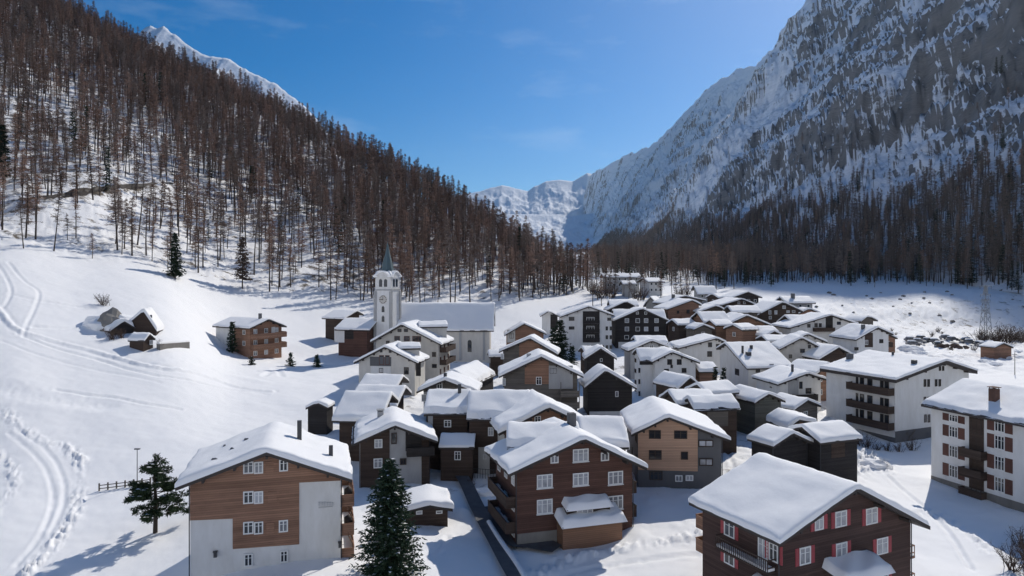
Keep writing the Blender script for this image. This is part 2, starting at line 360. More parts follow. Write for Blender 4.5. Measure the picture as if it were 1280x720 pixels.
# ------------------------------------------------------------------ rock wall on the right
_CR=[(2000,1035,0),(2150,1000,38),(2250,982,46),(2400,960,62),(2550,945,84),(2700,925,87),(2900,905,95),(3100,888,105),(3300,870,122),(3500,855,140),(3650,845,152),(4000,820,178),(4400,800,187),(4900,775,198),(5300,757,208),(6500,735,220)]
MY=np.array([120,300,800,1250,1330,1420,1520,1600,1700,1850]+[c[0] for c in _CR])
MXC=np.array([900,900,900,905,905,905,908,910,915,922]+[(c[1]-CX)/F*c[0] for c in _CR])
MZC=np.array([850,880,980,980,1000,1090,1120,1050,930,860]+[CZ+(HY-c[2])/F*c[0] for c in _CR])
def mountain_pt(y, s):
    xf=225+.06*np.maximum(y-300,-120); zf=np.where(y<300,22.0,24+(y-300)*.0445)-1.5
    xc=np.interp(y,MY,MXC); zc=np.interp(y,MY,MZC)
    x=xf+s*(xc-xf)
    sc=np.clip(s,0,1)
    fk=np.clip((y-1700)/900,0,1)*.08; g=np.where(s<=1, sc*(.80+fk+(.20-fk)*sc), 1-(s-1)*1.1)
    z=zf+(zc-zf)*g
    amp=np.clip(s/.16,0,1)**1.3
    u=(y+.35*x); w=(x-.35*y)
    big=fbm(y/420,x/600,3,101)
    gul=ridged(y/190+.4*fbm(x/200,y/200,2,120),x/520,4,103)-.55
    rough=ridged(u/60,w/38,4,105)-.55
    fine=ridged(u/19,w/10,3,107)-.55
    z=z+amp*((big*60+gul*52)*np.where(s>.5,np.clip((1.1-s)/.6,.2,1),1)+rough*26*np.clip((1.1-s)/.3,.35,1)+fine*11*np.clip((1.1-s)/.3,.3,1))
    terr=np.sin((z+.07*y+20*fbm(x/70,y/120,3,109))/7.5)*2.8+np.sin((z+.05*y+34*fbm(x/150,y/240,2,110))/19.)*6
    z=z+terr*np.clip((s-.12)/.15,0,1)
    st=z+.06*y+45*fbm(x/170,y/300,3,141)+14*fbm(x/50,y/90,3,143)
    k2=np.clip((s-.10)/.12,0,1)*np.clip((1.08-s)/.3,.25,1)
    z=z+k2*(np.tanh(2.6*np.sin(st/21.))*4.5+np.tanh(2.6*np.sin(st/47.+1))*11)
    mountain_pt.gul=gul*amp
    return x,z
def build_mountain():
    y=[120.0]
    while y[-1]<6500: y.append(y[-1]+max(2.6,y[-1]*.0058))
    y=np.array(y); s=np.concatenate([np.linspace(0,.3,130)[:-1],np.linspace(.3,1,210)[:-1],np.linspace(1,1.35,30)])
    SS,YY=np.meshgrid(s,y); X,Z=mountain_pt(YY,SS)
    me=np_mesh('mountain',np.stack([X.ravel(),YY.ravel(),Z.ravel()],1),[grid_faces(*X.shape)],None and [] or M['rockwall'],False)
    a=me.attributes.new('wood','FLOAT','POINT'); a.data.foreach_set('value',np.clip(1-SS/.13,0,1).ravel().astype(np.float32))
    st=Z+.06*YY+30*fbm(X/110,YY/190,3,131)+9*fbm(X/28,YY/50,3,133)
    a=me.attributes.new('strata','FLOAT','POINT'); a.data.foreach_set('value',st.ravel().astype(np.float32))
    gl=mountain_pt.gul; a=me.attributes.new('couloir','FLOAT','POINT'); a.data.foreach_set('value',(-gl).ravel().astype(np.float32))
    a=me.attributes.new('far','FLOAT','POINT'); a.data.foreach_set('value',np.clip((YY-900)/1500,0,1).ravel().astype(np.float32))
    o=link('mountain',me); tag(o,kind='structure'); return o
def rockmat(name, use_attr=True, bias=0.0, sc=1.0):
    m,nt,b=newmat(name); L=nt.links.new; b.inputs['Roughness'].default_value=.85; b.inputs['Specular IOR Level'].default_value=.15
    ge=nd(nt,'ShaderNodeNewGeometry'); sx=nd(nt,'ShaderNodeSeparateXYZ'); L(ge.outputs['True Normal'],sx.inputs[0])
    tc=nd(nt,'ShaderNodeTexCoord')
    mp=nd(nt,'ShaderNodeMapping'); mp.inputs['Rotation'].default_value=(R(35),R(-25),R(-20)); mp.inputs['Scale'].default_value=(.034*sc,.010*sc,.05*sc); L(tc.outputs['Object'],mp.inputs['Vector'])
    n=nd(nt,'ShaderNodeTexNoise'); n.inputs['Scale'].default_value=1; n.inputs['Detail'].default_value=11; n.inputs['Roughness'].default_value=.68; L(mp.outputs[0],n.inputs['Vector'])
    if use_attr:
        sa=nd(nt,'ShaderNodeAttribute',attribute_name='strata'); m1=nd(nt,'ShaderNodeMath',operation='MULTIPLY'); m1.inputs[1].default_value=.075; L(sa.outputs['Fac'],m1.inputs[0])
        sp=nd(nt,'ShaderNodeSeparateXYZ'); L(tc.outputs['Object'],sp.inputs[0]); m2=nd(nt,'ShaderNodeMath',operation='MULTIPLY'); m2.inputs[1].default_value=.017; L(sp.outputs['Y'],m2.inputs[0]); m3=nd(nt,'ShaderNodeMath',operation='MULTIPLY'); m3.inputs[1].default_value=.006; L(sp.outputs['X'],m3.inputs[0])
        cv=nd(nt,'ShaderNodeCombineXYZ'); L(m1.outputs[0],cv.inputs['X']); L(m2.outputs[0],cv.inputs['Y']); L(m3.outputs[0],cv.inputs['Z']); L(cv.outputs[0],n.inputs['Vector'])
    n2=nd(nt,'ShaderNodeTexNoise'); n2.inputs['Scale'].default_value=.0045*sc; n2.inputs['Detail'].default_value=4; L(tc.outputs['Object'],n2.inputs['Vector'])
    a=nd(nt,'ShaderNodeMath',operation='MULTIPLY_ADD'); zz=nd(nt,'ShaderNodeMath',operation='MULTIPLY'); zz.inputs[1].default_value=1.8; L(sx.outputs['Z'],zz.inputs[0]); a.inputs[1].default_value=1.25; L(n.outputs['Fac'],a.inputs[0]); L(zz.outputs[0],a.inputs[2])
    a2=nd(nt,'ShaderNodeMath',operation='MULTIPLY_ADD'); a2.inputs[1].default_value=2.2; L(n2.outputs['Fac'],a2.inputs[0]); L(a.outputs[0],a2.inputs[2])
    last=a2
    if use_attr:
        for nm,wt in (('wood',.30),('far',.36),('couloir',.8)):
            at=nd(nt,'ShaderNodeAttribute',attribute_name=nm); q=nd(nt,'ShaderNodeMath',operation='MULTIPLY_ADD'); q.inputs[1].default_value=wt
            L(at.outputs['Fac'],q.inputs[0]); L(last.outputs[0],q.inputs[2]); last=q
    mr=nd(nt,'ShaderNodeMapRange'); mr.inputs['From Min'].default_value=2.23-bias; mr.inputs['From Max'].default_value=2.37-bias; L(last.outputs[0],mr.inputs['Value'])
    rn=nd(nt,'ShaderNodeTexNoise'); rn.inputs['Scale'].default_value=.05*sc; rn.inputs['Detail'].default_value=8; L(tc.outputs['Object'],rn.inputs['Vector'])
    rc=nd(nt,'ShaderNodeMix',data_type='RGBA'); rc.inputs['A'].default_value=(.085,.085,.088,1); rc.inputs['B'].default_value=(.31,.295,.28,1); L(rn.outputs['Fac'],rc.inputs['Factor'])
    mx=nd(nt,'ShaderNodeMix',data_type='RGBA'); L(rc.outputs['Result'],mx.inputs['A']); mx.inputs['B'].default_value=(.84,.86,.89,1); L(mr.outputs[0],mx.inputs['Factor'])
    L(mx.outputs['Result'],b.inputs['Base Color'])
    bp=nd(nt,'ShaderNodeBump'); bp.inputs['Distance'].default_value=7/sc; bp.inputs['Strength'].default_value=.8; L(n.outputs['Fac'],bp.inputs['Height']); L(bp.outputs[0],b.inputs['Normal'])
    return m
M['rockwall']=rockmat('rockwall',True,0.0)
M['farpeak']=rockmat('farpeak',False,.72,.5); M['farsnow']=rockmat('farsnow',False,1.25,.5)
build_mountain()

def ridge_mesh(name, crest, Dc, depth_front, seed, zbase, nx=420, ny=130, rough=1.0, mat='farpeak'):
    """a far ridge: crest line given by pixels at distance Dc, flanks falling towards and away from the village"""
    px=np.linspace(crest[0][0],crest[-1][0],nx); py=np.interp(px,[c[0] for c in crest],[c[1] for c in crest])
    dd=np.interp(px,[c[0] for c in crest],[c[2] if len(c)>2 else Dc for c in crest])
    t=np.linspace(-.5,1,ny)          # 0 crest, 1 foot in front, negative behind
    T,Q=np.meshgrid(t,px,indexing='ij'); DD=np.broadcast_to(dd,T.shape); 
    zc=CZ-(np.broadcast_to(py,T.shape)-HY)/F*DD
    Y=DD-T*depth_front; X=(Q-CX)/F*DD
    k=np.abs(T); Z=zc+(zbase-zc)*np.where(T>0,k**.9,k*.8)
    s=Dc/1000.
    am=np.clip(k*6,0.22,1)*rough
    Z=Z+am*s*((ridged(X/(95*s),Y/(150*s),5,seed)-.55)*30+fbm(X/(40*s),Y/(40*s),4,seed+5)*9+(ridged(X/(16*s),Y/(30*s),4,seed+9)-.55)*9)
    me=np_mesh(name,np.stack([X.ravel(),Y.ravel(),Z.ravel()],1),[grid_faces(*X.shape)[:,::-1]],M[mat],False)
    o=link(name,me); tag(o,kind='structure'); return o
ridge_mesh('far_mountain',[(60,40),(120,75),(165,50),(181,35),(188,33),(196,36),(205,34),(212,40),(220,43),(232,54),(252,64),(272,71),(292,76),(318,90),(348,106),(380,132),(430,185)],2600,900,201,250)
ridge_mesh('far_mountain',[(520,262),(575,243),(600,239),(612,235),(627,232),(645,236),(660,239),(668,233),(682,227),(700,225),(716,226),(734,216),(748,219),(770,200),(820,190),(900,200)],7200,1950,221,180,rough=.42,mat='farsnow')
ridge_mesh('far_mountain',[(560,276),(600,272),(640,268),(690,267),(715,270),(760,262),(800,250)],5200,1300,241,180,rough=.3,mat='farsnow')

# ------------------------------------------------------------------ snow slope added behind the viewpoint, unseen, to bounce sun onto the shaded fronts
def bounce_slope():
    x=np.linspace(-2200,2200,150); y=np.concatenate([np.array([12,4,-10,-30]),-60-np.geomspace(1,1500,80)])
    X,Y=np.meshgrid(x,y); t=np.clip((-Y-70)/1400,0,1)
    Z=-2.2+t*850*(.75+.25*t)+np.clip((np.abs(X)-330)/1200,0,1)**.9*600*np.clip((-Y+40)/120,0,1)+np.clip(t*8,0,1)*(fbm(X/300,Y/300,4,301)*60+fbm(X/70,Y/70,4,303)*12)
    Z=np.where(Y>-5,np.minimum(Z,-2.6),Z)
    o=link('mountain',np_mesh('mountain',np.stack([X.ravel(),Y.ravel(),Z.ravel()],1),[grid_faces(*X.shape)[:,::-1]],M['farpeak'],True)); tag(o,kind='structure')  # added unseen light bouncer; only shares the rock wall's object name
bounce_slope()
# ------------------------------------------------------------------ larches (leafless, twiggy)
def np_tube(pts, rad, n=6):
    pts=np.asarray(pts,float); k=len(pts); vs=[]
    for i in range(k):
        d=pts[min(i+1,k-1)]-pts[max(i-1,0)]; d=d/(np.linalg.norm(d)+1e-9)
        a=np.cross(d,[1,0,0] if abs(d[0])<.8 else [0,1,0]); a/=np.linalg.norm(a); b=np.cross(d,a)
        t=np.arange(n)*2*np.pi/n; vs.append(pts[i]+rad[i]*(np.cos(t)[:,None]*a+np.sin(t)[:,None]*b))
    i=np.arange(k-1)[:,None]*n; j=np.arange(n)[None,:]; j2=(j+1)%n
    return np.concatenate(vs), np.stack([(i+j).ravel(),(i+j2).ravel(),(i+n+j2).ravel(),(i+n+j).ravel()],1)
def larch_parts(seed, H=20.0, base=.34, spread=2.5, nb=70, lean=.4):
    r=np.random.default_rng(seed)
    zs=np.linspace(-.6,H,9); ph=r.uniform(0,6.28,2)
    bend=lambda z:(np.sin(z/H*2.2+ph[0])*lean-np.sin(ph[0])*lean, np.sin(z/H*1.9+ph[1])*lean-np.sin(ph[1])*lean)
    tp=[(bend(z)[0],bend(z)[1],z) for z in zs]; rad=[.215*(1-max(z,0)/H)**.8+.025 for z in zs]
    tv,tf=np_tube(tp,rad,6)
    V=[];T=[];o=0
    def tri(a,b,c):
        nonlocal o
        V.extend([a,b,c]); T.append((o,o+1,o+2)); o+=3
    for k in range(nb):
        q=r.uniform(0,1)**.85; z=H*(base+(.985-base)*q); dead = k<8
        if dead: z=H*r.uniform(.12,base); 
        L=(spread*(1-q)**.75+.45)*r.uniform(.55,1.15)*(.45 if dead else 1); az=r.uniform(0,6.283)
        bx,by=bend(z); p=np.array([bx,by,z]); d=np.array([np.cos(az),np.sin(az),0]); sd=np.array([-d[1],d[0],0])
        tip=p+d*L+np.array([0,0,L*r.uniform(-.22,.3)]); w=.05+.012*L
        tri(p+np.array([0,0,w]),p-np.array([0,0,w]),tip); tri(p+sd*w,p-sd*w,tip)
        if dead: continue
        nt=int(6+4.6*L)
        for _ in range(nt):
            f=r.uniform(.12,1); a=p+(tip-p)*f; l=r.uniform(.4,1.0)*(1.1-.3*f)
            dv=d*r.uniform(-.2,.7)+sd*r.uniform(-1,1)+np.array([0,0,r.uniform(-.85,.35)]); dv/=np.linalg.norm(dv)
            e=a+dv*l; ww=r.uniform(.035,.08); g=np.cross(dv,r.normal(size=3)); g/=np.linalg.norm(g)+1e-9
            tri(a+g*ww,a-g*ww,e)
    return (tv,tf),(np.array(V),np.array(T))
def conifer_parts(seed,H,Rad,levels=30,per=11,tuft=.34,shape=.85,base=.06,snow=.05,droop=.25,trunk=.2):
    r=np.random.default_rng(seed)
    tv,tf=np_tube([(0,0,-.5),(0,0,H*.5),(0,0,H)],[trunk*1.2,trunk*.6,.02],7)
    V=[];T=[];mi=[];o=0
    for k in range(levels):
        q=(k+r.uniform(-.3,.3))/levels; z=H*(base+(1-base)*min(max(q,0),.995))
        L0=Rad*(1-q)**shape*(.9+.12*math.sin(k*2.1))
        for j in range(per):
            az=r.uniform(0,6.283); L=max(.2,L0*r.uniform(.5,1.2)); d=np.array([math.cos(az),math.sin(az),0]); sd=np.array([-d[1],d[0],0])
            n=max(2,int(L/(tuft*.55)))
            for i in range(n):
                f=(i+.7)/n; c=np.array([0,0,z])+d*L*f+np.array([0,0,-droop*L*f+.18*L*f*f])+r.normal(size=3)*.07*tuft*3
                for m in range(3):
                    dv=d*r.uniform(.2,1)+sd*r.uniform(-1,1)+np.array([0,0,r.uniform(-.5,.3)]); dv/=np.linalg.norm(dv)
                    g=np.cross(dv,r.normal(size=3)); g/=np.linalg.norm(g); l=tuft*r.uniform(.7,1.3); w=tuft*.22
                    V.extend([c-g*w,c+g*w,c+dv*l]); T.append((o,o+1,o+2)); o+=3; mi.append(0)
                if r.uniform()<snow and f>.5:
                    c2=c+np.array([0,0,.10]); a=tuft*.9
                    V.extend([c2+d*a*.8,c2+sd*a*.5-d*a*.5,c2-sd*a*.5-d*a*.5]); T.append((o,o+1,o+2)); o+=3; mi.append(1)
    return (tv,tf),(np.array(V),np.array(T)),mi
LARCH=[]
for i,(H,b,sp,nb,ln) in enumerate([(20,.36,2.5,90,.5),(22,.30,2.8,105,.3),(18,.42,2.3,80,.7),(23,.45,2.4,85,.9),(17,.24,2.9,95,.4),(21,.33,2.1,85,.2)]):
    t,c=larch_parts(300+i,H,b,sp,nb,ln)
    LARCH.append((np_mesh('larch_trunk',t[0],[t[1]],M['bark'],True), np_mesh('larch_crown',c[0],[c[1]],M['larch'] if i%3 else M['larch2']), t, c))
STUFFCOL=bpy.data.collections.new('larch_sources')
for i,(a,b,t,c) in enumerate(LARCH):
    nv=len(t[0]); nf=len(t[1])
    me=np_mesh('larch',np.concatenate([t[0],c[0]]),[t[1],c[1]+nv],[M['bark'],M['larch'] if i%3 else M['larch2']],False,np.concatenate([np.zeros(nf,int),np.ones(len(c[1]),int)]))
    STUFFCOL.objects.link(bpy.data.objects.new('larch_%d'%i,me))
for i in range(2):
    t,c,mi=conifer_parts(330+i,17,2.6,22,7,.62,.8,.12,0,.3,.22)
    nv=len(t[0]); nf=len(t[1])
    me=np_mesh('spruce',np.concatenate([t[0],c[0]]),[t[1],c[1]+nv],[M['bark'],M['needle']],False,np.concatenate([np.zeros(nf,int),np.ones(len(c[1]),int)]))
    STUFFCOL.objects.link(bpy.data.objects.new('larch_%d'%(6+i),me))
def forest(name, pts, label):
    """pts: (x,y,z,rot,scale,variant) rows; instanced on a point mesh"""
    p=np.array(pts); me=bpy.data.meshes.new(name); me.vertices.add(len(p)); me.vertices.foreach_set('co',p[:,:3].astype(np.float32).ravel())
    a=me.attributes.new('rot','FLOAT_VECTOR','POINT'); a.data.foreach_set('vector',np.stack([p[:,6],p[:,7],p[:,3]],1).astype(np.float32).ravel())
    a=me.attributes.new('sc','FLOAT','POINT'); a.data.foreach_set('value',p[:,4].astype(np.float32))
    a=me.attributes.new('vi','INT','POINT'); a.data.foreach_set('value',p[:,5].astype(np.int32))
    o=link(name,me); g=bpy.data.node_groups.new(name+'_nodes','GeometryNodeTree')
    g.interface.new_socket('Geometry',in_out='INPUT',socket_type='NodeSocketGeometry'); g.interface.new_socket('Geometry',in_out='OUTPUT',socket_type='NodeSocketGeometry')
    N=g.nodes.new; L=g.links.new
    gi=N('NodeGroupInput'); go=N('NodeGroupOutput'); ip=N('GeometryNodeInstanceOnPoints'); ci=N('GeometryNodeCollectionInfo')
    ci.inputs['Collection'].default_value=STUFFCOL; ci.inputs['Separate Children'].default_value=True; ci.inputs['Reset Children'].default_value=True
    def na(n,t):
        q=N('GeometryNodeInputNamedAttribute'); q.data_type=t; q.inputs['Name'].default_value=n; return q
    L(gi.outputs[0],ip.inputs['Points']); L(ci.outputs[0],ip.inputs['Instance']); ip.inputs['Pick Instance'].default_value=True
    L(na('vi','INT').outputs['Attribute'],ip.inputs['Instance Index']); L(na('rot','FLOAT_VECTOR').outputs['Attribute'],ip.inputs['Rotation']); L(na('sc','FLOAT').outputs['Attribute'],ip.inputs['Scale'])
    L(ip.outputs[0],go.inputs[0])
    md=o.modifiers.new('trees','NODES'); md.node_group=g
    tag(o,label,'forest',kind='stuff'); return o
def jitter_grid(x0,x1,y0,y1,s,rng):
    xs=np.arange(x0,x1,s); ys=np.arange(y0,y1,s); X,Y=np.meshgrid(xs,ys)
    return (X+rng.uniform(-.48,.48,X.shape)*s).ravel(),(Y+rng.uniform(-.48,.48,X.shape)*s).ravel()
# left slope
X,Y=jitter_grid(-480,60,150,720,4.2,RNG)
P=CX+X/Y*F; fd=footD(P); cd=crestD(P)
rel=(Y-fd)/(cd-fd)
dens=np.clip(.34+1.15*rel,0,1)*np.where(P>480,1.3,1)
dens*=np.where((P<340)&(rel<.6),.8,1)
dens*=np.clip(.95+1.1*fbm(X/32,Y/48,3,401),0.06,1.3)
keep=(Y>fd+RNG.uniform(0,5,X.shape))&(Y<cd+25)&(P<738)&(P>-430)&(RNG.uniform(size=X.shape)<dens)
GAPS=[(395,205,17),(70,150,22),(110,120,14),(265,250,22),(150,245,18),(445,330,12),(385,300,12),(80,280,24),(120,274,24),(160,268,24),(200,260,22)]
Z=ground(X,Y); PY=HY+(CZ-Z)/Y*F
for gx,gy,gr in GAPS: keep&=~((np.hypot(P-gx,(PY-gy)*1.4)<gr)&(RNG.uniform(size=X.shape)<.85))
X,Y,Z,P,PY=[q[keep] for q in (X,Y,Z,P,PY)]
order=np.argsort(Y); X,Y,Z,P=[q[order] for q in (X,Y,Z,P)]
var=RNG.integers(0,6,len(X)); var=np.where(RNG.uniform(size=len(X))<.012,RNG.integers(6,8,len(X)),var)
var[:260]=RNG.integers(0,6,len(var[:260]))
rot=RNG.uniform(0,6.28,len(X)); sc=RNG.uniform(.55,1.15,len(X))*np.where(RNG.uniform(size=len(X))<.12,.6,1)
sc*=np.interp(Y,[180,420],[1.0,1.1]); tx=RNG.normal(0,.03,len(X)); ty=RNG.normal(0,.03,len(X))
inview=(P>-20)
idx_ind=np.where(inview&(var<6))[0][:200]; maskI=np.zeros(len(X),bool); maskI[idx_ind]=True
def plant_larch(x,y,z,rz,s,v,rx,ry,label,group):
    root=empty('larch_tree',(x,y,z),rz); root.rotation_euler=(rx,ry,rz); root.scale=(s,s,s)
    tag(root,label,'tree',group)
    link('trunk',LARCH[v][0],root); link('crown',LARCH[v][1],root)
for i in idx_ind:
    where='left of the church tower' if P[i]<470 else 'above the church roof' if P[i]<625 else 'above the white flats'
    plant_larch(X[i],Y[i],Z[i]-.1,rot[i],sc[i],var[i],tx[i],ty[i],'bare brown larch at the lower forest edge '+where,'larches at the foot of the left slope '+where)
m=~maskI
forest('larch_forest',np.stack([X,Y,Z-.1,rot,sc,var,tx,ty],1)[m],'dense brown larch forest covering the left mountainside')
# right slope: on the valley floor edge and up the mountain foot
X,Y=jitter_grid(30,520,285,1000,5.2,RNG); P=CX+X/Y*F
f2=np.interp(P,[735,800,900,1000,1100,1280,1500],[395,352,326,324,324,300,300])
xf=225+.06*(Y-300)
z=ground(X,Y)
f2=f2+20*fbm(P/60,P*0+3.3,3,415)+8
k=(Y>f2+RNG.uniform(0,30,X.shape))&(P>738)&(X<xf+4)&(P<1420)&(RNG.uniform(size=X.shape)<np.clip(.75+1.3*fbm(X/35,Y/60,3,411),.05,1)*np.clip((Y-f2)/60+.35,0,1)*np.where((P<880)&(Y>470),.45,1))
A=np.stack([X[k],Y[k],z[k]],1)
# mountain foot
n=20000
yy=200+(3400-200)*RNG.uniform(size=n)**1.35; ss=np.abs(RNG.uniform(0,1,n))**1.25*.30
ms=(RNG.uniform(size=n)<np.clip((.118+.045*fbm(yy/130,ss*8,3,421)-ss)/.03,0,1)*.95+np.clip((.30-ss)/.2,0,1)*.05)
yy=yy[ms]; ss=ss[ms]; mx,mz=mountain_pt(yy,ss); B=np.stack([mx,yy,mz],1)
A=np.concatenate([A,B]); pA=CX+A[:,0]/A[:,1]*F; A=A[(pA<1450)]; pA=CX+A[:,0]/A[:,1]*F
A=A[np.argsort(A[:,1])]; n=len(A); pA=CX+A[:,0]/A[:,1]*F
var=RNG.integers(0,6,n); var=np.where(RNG.uniform(size=n)<.10,RNG.integers(6,8,n),var); rot=RNG.uniform(0,6.28,n); sc=RNG.uniform(.6,1.1,n); tx=RNG.normal(0,.025,n); ty=RNG.normal(0,.025,n)
var=np.where((var<6)&(RNG.uniform(size=n)<.65),np.where(var<3,0,3),var)
ii=np.where((pA>960)&(pA<1300)&(var<6)&(A[:,1]<430))[0][:80]; mI=np.zeros(n,bool); mI[ii]=True
for i in ii:
    far=pA[i]<1120
    lab='bare dark larch above the snowy embankment '+('nearer the village roofs' if far else 'nearer the power pylon')
    plant_larch(A[i,0],A[i,1],A[i,2]-.1,rot[i],sc[i],var[i],tx[i],ty[i],lab,'larches above the embankment '+('by the roofs' if far else 'by the pylon'))
for px,D,s,l in [(741,262,.75,0),(747,285,.8,0),(752,270,.7,0),(757,292,.85,0),(762,280,.7,0),(768,300,.8,0),(786,290,.6,0),(801,288,.75,0),(806,296,.65,0),(826,300,.7,0),(846,292,.6,1),(852,296,.55,1),(859,300,.5,1),(840,310,.6,1)]:
    x=(px-CX)/F*D; plant_larch(x,D,float(ground(x,D)),px,s,int(px)%6,.02,.02,'bare larch beside the far blue shaded roof' if l else 'bare purplish larch in front of the far grey flats','larches by the far blue roof' if l else 'larches before the far grey flats')
forest('mountain_forest',np.concatenate([A-np.array([0,0,.1]),np.stack([rot,sc,var,tx,ty],1)],1)[~mI],'dark larch and spruce forest at the foot of the rock wall')
print('trees',len(X),n)

def spruce(px,py,D,H,Rad,seed,label,name='spruce_tree',mat='needle',group=None,z=None,**kw):
    x=(px-CX)/F*D; zz=float(ground(x,D)) if z is None else z
    root=empty(name,(x,D,zz)); tag(root,label,'tree',group)
    t,c,mi=conifer_parts(seed,H,Rad,**kw)
    link('trunk',np_mesh('trunk',t[0],[t[1]],M['bark'],True),root); link('crown',np_mesh('crown',c[0],[c[1]],[M[mat],M['roofsnow']],False,mi),root)
    return root
spruce(487,0,61,10.4,3.3,501,'tall dark green spruce beside the brown and white chalet',levels=44,per=22,tuft=.32,shape=.58,snow=.06,base=.03,droop=.3,trunk=.25)
spruce(700,0,176,12.5,3.1,502,'broad dark spruce beside the white block of flats',levels=26,per=14,tuft=.6,shape=.45,snow=.0,base=.02)
spruce(691,0,180,10,2.3,503,'dark pointed spruce left of the broad spruce',levels=24,per=12,tuft=.55,shape=.6,snow=.0,base=.02)
spruce(715,0,170,6.6,1.5,504,'small slim spruce in front of the white block of flats',levels=20,per=11,tuft=.5,shape=.6,snow=.0,base=.02)
spruce(894,0,136,7.2,1.0,505,'slim young spruce, the left of the close pair by the white house',levels=22,per=8,tuft=.4,shape=.8,snow=.1)
spruce(904.5,0,133,7.6,1.15,506,'slim young spruce, the right of the close pair by the white house',levels=22,per=8,tuft=.4,shape=.8,snow=.1)
spruce(885,0,135,3.2,.9,507,'little spruce bush left of the slim spruce pair',levels=12,per=8,tuft=.35,shape=.8,snow=.05)
spruce(219,0,204,13.5,2.8,508,'dark green spruce standing in front of the larch forest edge',levels=30,per=11,tuft=.7,shape=.75,snow=.0)
spruce(303,0,226,17.5,3.0,509,'brownish thick spruce at the forest edge above the timber house',levels=26,per=9,tuft=.8,shape=.6,snow=.0,mat='shrub',base=.2)
spruce(3,0,236,21,3.4,510,'dark spruce rising among larches at the picture edge',levels=28,per=10,tuft=.9,shape=.7,snow=.0,base=.15)
spruce(290.5,0,165,7.5,1.5,511,'narrow dark spruce against the corner of the timber house',levels=22,per=10,tuft=.5,shape=.75,snow=.0)
spruce(363.5,0,163,3.4,1.2,512,'small snowy spruce right of the timber house',levels=12,per=9,tuft=.4,shape=.9,snow=.15)
spruce(396,0,165,3.0,1.1,513,'small lone spruce in the open snow before the barns',levels=12,per=10,tuft=.4,shape=.7,snow=.0)
spruce(314,0,157,2.0,1.0,514,'low spruce bush in front of the timber house',levels=8,per=9,tuft=.35,shape=.7,snow=.1)
spruce(430,0,330,15,2.7,520,'brown green spruce high among the larches behind the church',levels=22,per=8,tuft=.9,shape=.65,snow=0,mat='needle',base=.2)
spruce(315,0,330,16,2.6,521,'dark spruce midway up the larch slope',levels=22,per=9,tuft=.9,shape=.65,snow=0,base=.15)

def pine(px,D,H,seed,label):
    r=np.random.default_rng(seed); x=(px-CX)/F*D; root=empty('pine_tree',(x,D,float(ground(x,D)))); tag(root,label,'tree')
    tv,tf=np_tube([(0,0,-.5),(.05,.05,H*.4),(-.1,0,H*.75),(0,.05,H*.97)],[.26,.2,.11,.03],8); TV=[tv];TF=[tf];off=len(tv)
    V=[];T=[];mi=[];o=0
    def tuftball(c,s,n):
        nonlocal o
        for _ in range(n):
            q=r.normal(size=3); q/=np.linalg.norm(q); cc=c+q*s*np.array([1,1,.55])*r.uniform(.2,1)
            for m in range(3):
                dv=q*.6+r.normal(size=3)*.7+np.array([0,0,.25]); dv/=np.linalg.norm(dv); g=np.cross(dv,r.normal(size=3)); g/=np.linalg.norm(g); l=r.uniform(.2,.36)
                V.extend([cc-g*.05,cc+g*.05,cc+dv*l]); T.append((o,o+1,o+2)); o+=3; mi.append(0)
        if r.uniform()<.4:
            c2=c+np.array([0,0,s*.5]); a=s*.7
            V.extend([c2+np.array([a,0,0]),c2+np.array([-a*.6,a*.7,0]),c2+np.array([-a*.6,-a*.7,.03])]); T.append((o,o+1,o+2)); o+=3; mi.append(1)
    for k in range(56):
        q=r.uniform(0,1); z=H*(.16+.82*q); L=(3.5*(1-q**1.5)+.6)*r.uniform(.55,1.1); az=r.uniform(0,6.283); d=np.array([math.cos(az),math.sin(az),0])
        p=np.array([0,0,z]); e=p+d*L+np.array([0,0,L*r.uniform(-.05,.25)]); mid=(p+e)/2+np.array([0,0,-.08*L])
        v,f=np_tube([p,mid,e],[.06,.045,.02],5); TV.append(v); TF.append(f+off); off+=len(v)
        for t in np.linspace(.45,1,max(2,int(L*1.8))): tuftball(p+(e-p)*t+r.normal(size=3)*.15,.46,34)
    link('trunk',np_mesh('trunk',np.concatenate(TV),[np.concatenate(TF)],M['bark'],True),root)
    link('crown',np_mesh('crown',np.array(V),[np.array(T)],[M['pine'],M['roofsnow']],False,mi),root)
pine(194,75,8.0,530,'dark green pine with uneven spreading branches beside the snow road')

def bare_shrub_mesh(seed,H,spread,n=26):
    r=np.random.default_rng(seed); V=[];T=[];o=0; TV=[];TF=[];off=0
    for k in range(n):
        az=r.uniform(0,6.283); b=np.array([r.normal()*.15*spread,r.normal()*.15*spread,-.2]); h=H*r.uniform(.5,1)
        e=b+np.array([math.cos(az)*spread*r.uniform(.2,1),math.sin(az)*spread*r.uniform(.2,1),h]); m=(b+e)/2+np.array([0,0,h*.12])
        v,f=np_tube([b,m,e],[.022+.004*H,.015+.002*H,.006],4); TV.append(v);TF.append(f+off);off+=len(v)
        for _ in range(9):
            t=r.uniform(.3,1); a=b+(e-b)*t; dv=r.normal(size=3)+np.array([0,0,.7]); dv/=np.linalg.norm(dv); l=H*r.uniform(.12,.3); g=np.cross(dv,r.normal(size=3)); g/=np.linalg.norm(g)
            V.extend([a+g*.02,a-g*.02,a+dv*l]); T.append((o,o+1,o+2)); o+=3
    v=np.concatenate(TV+[np.array(V)]); 
    return np_mesh('bare_shrub',v,[np.concatenate(TF),np.array(T)+off],M['shrub'])
SHR=[bare_shrub_mesh(540+i,2.2,1.5,30) for i in range(3)]
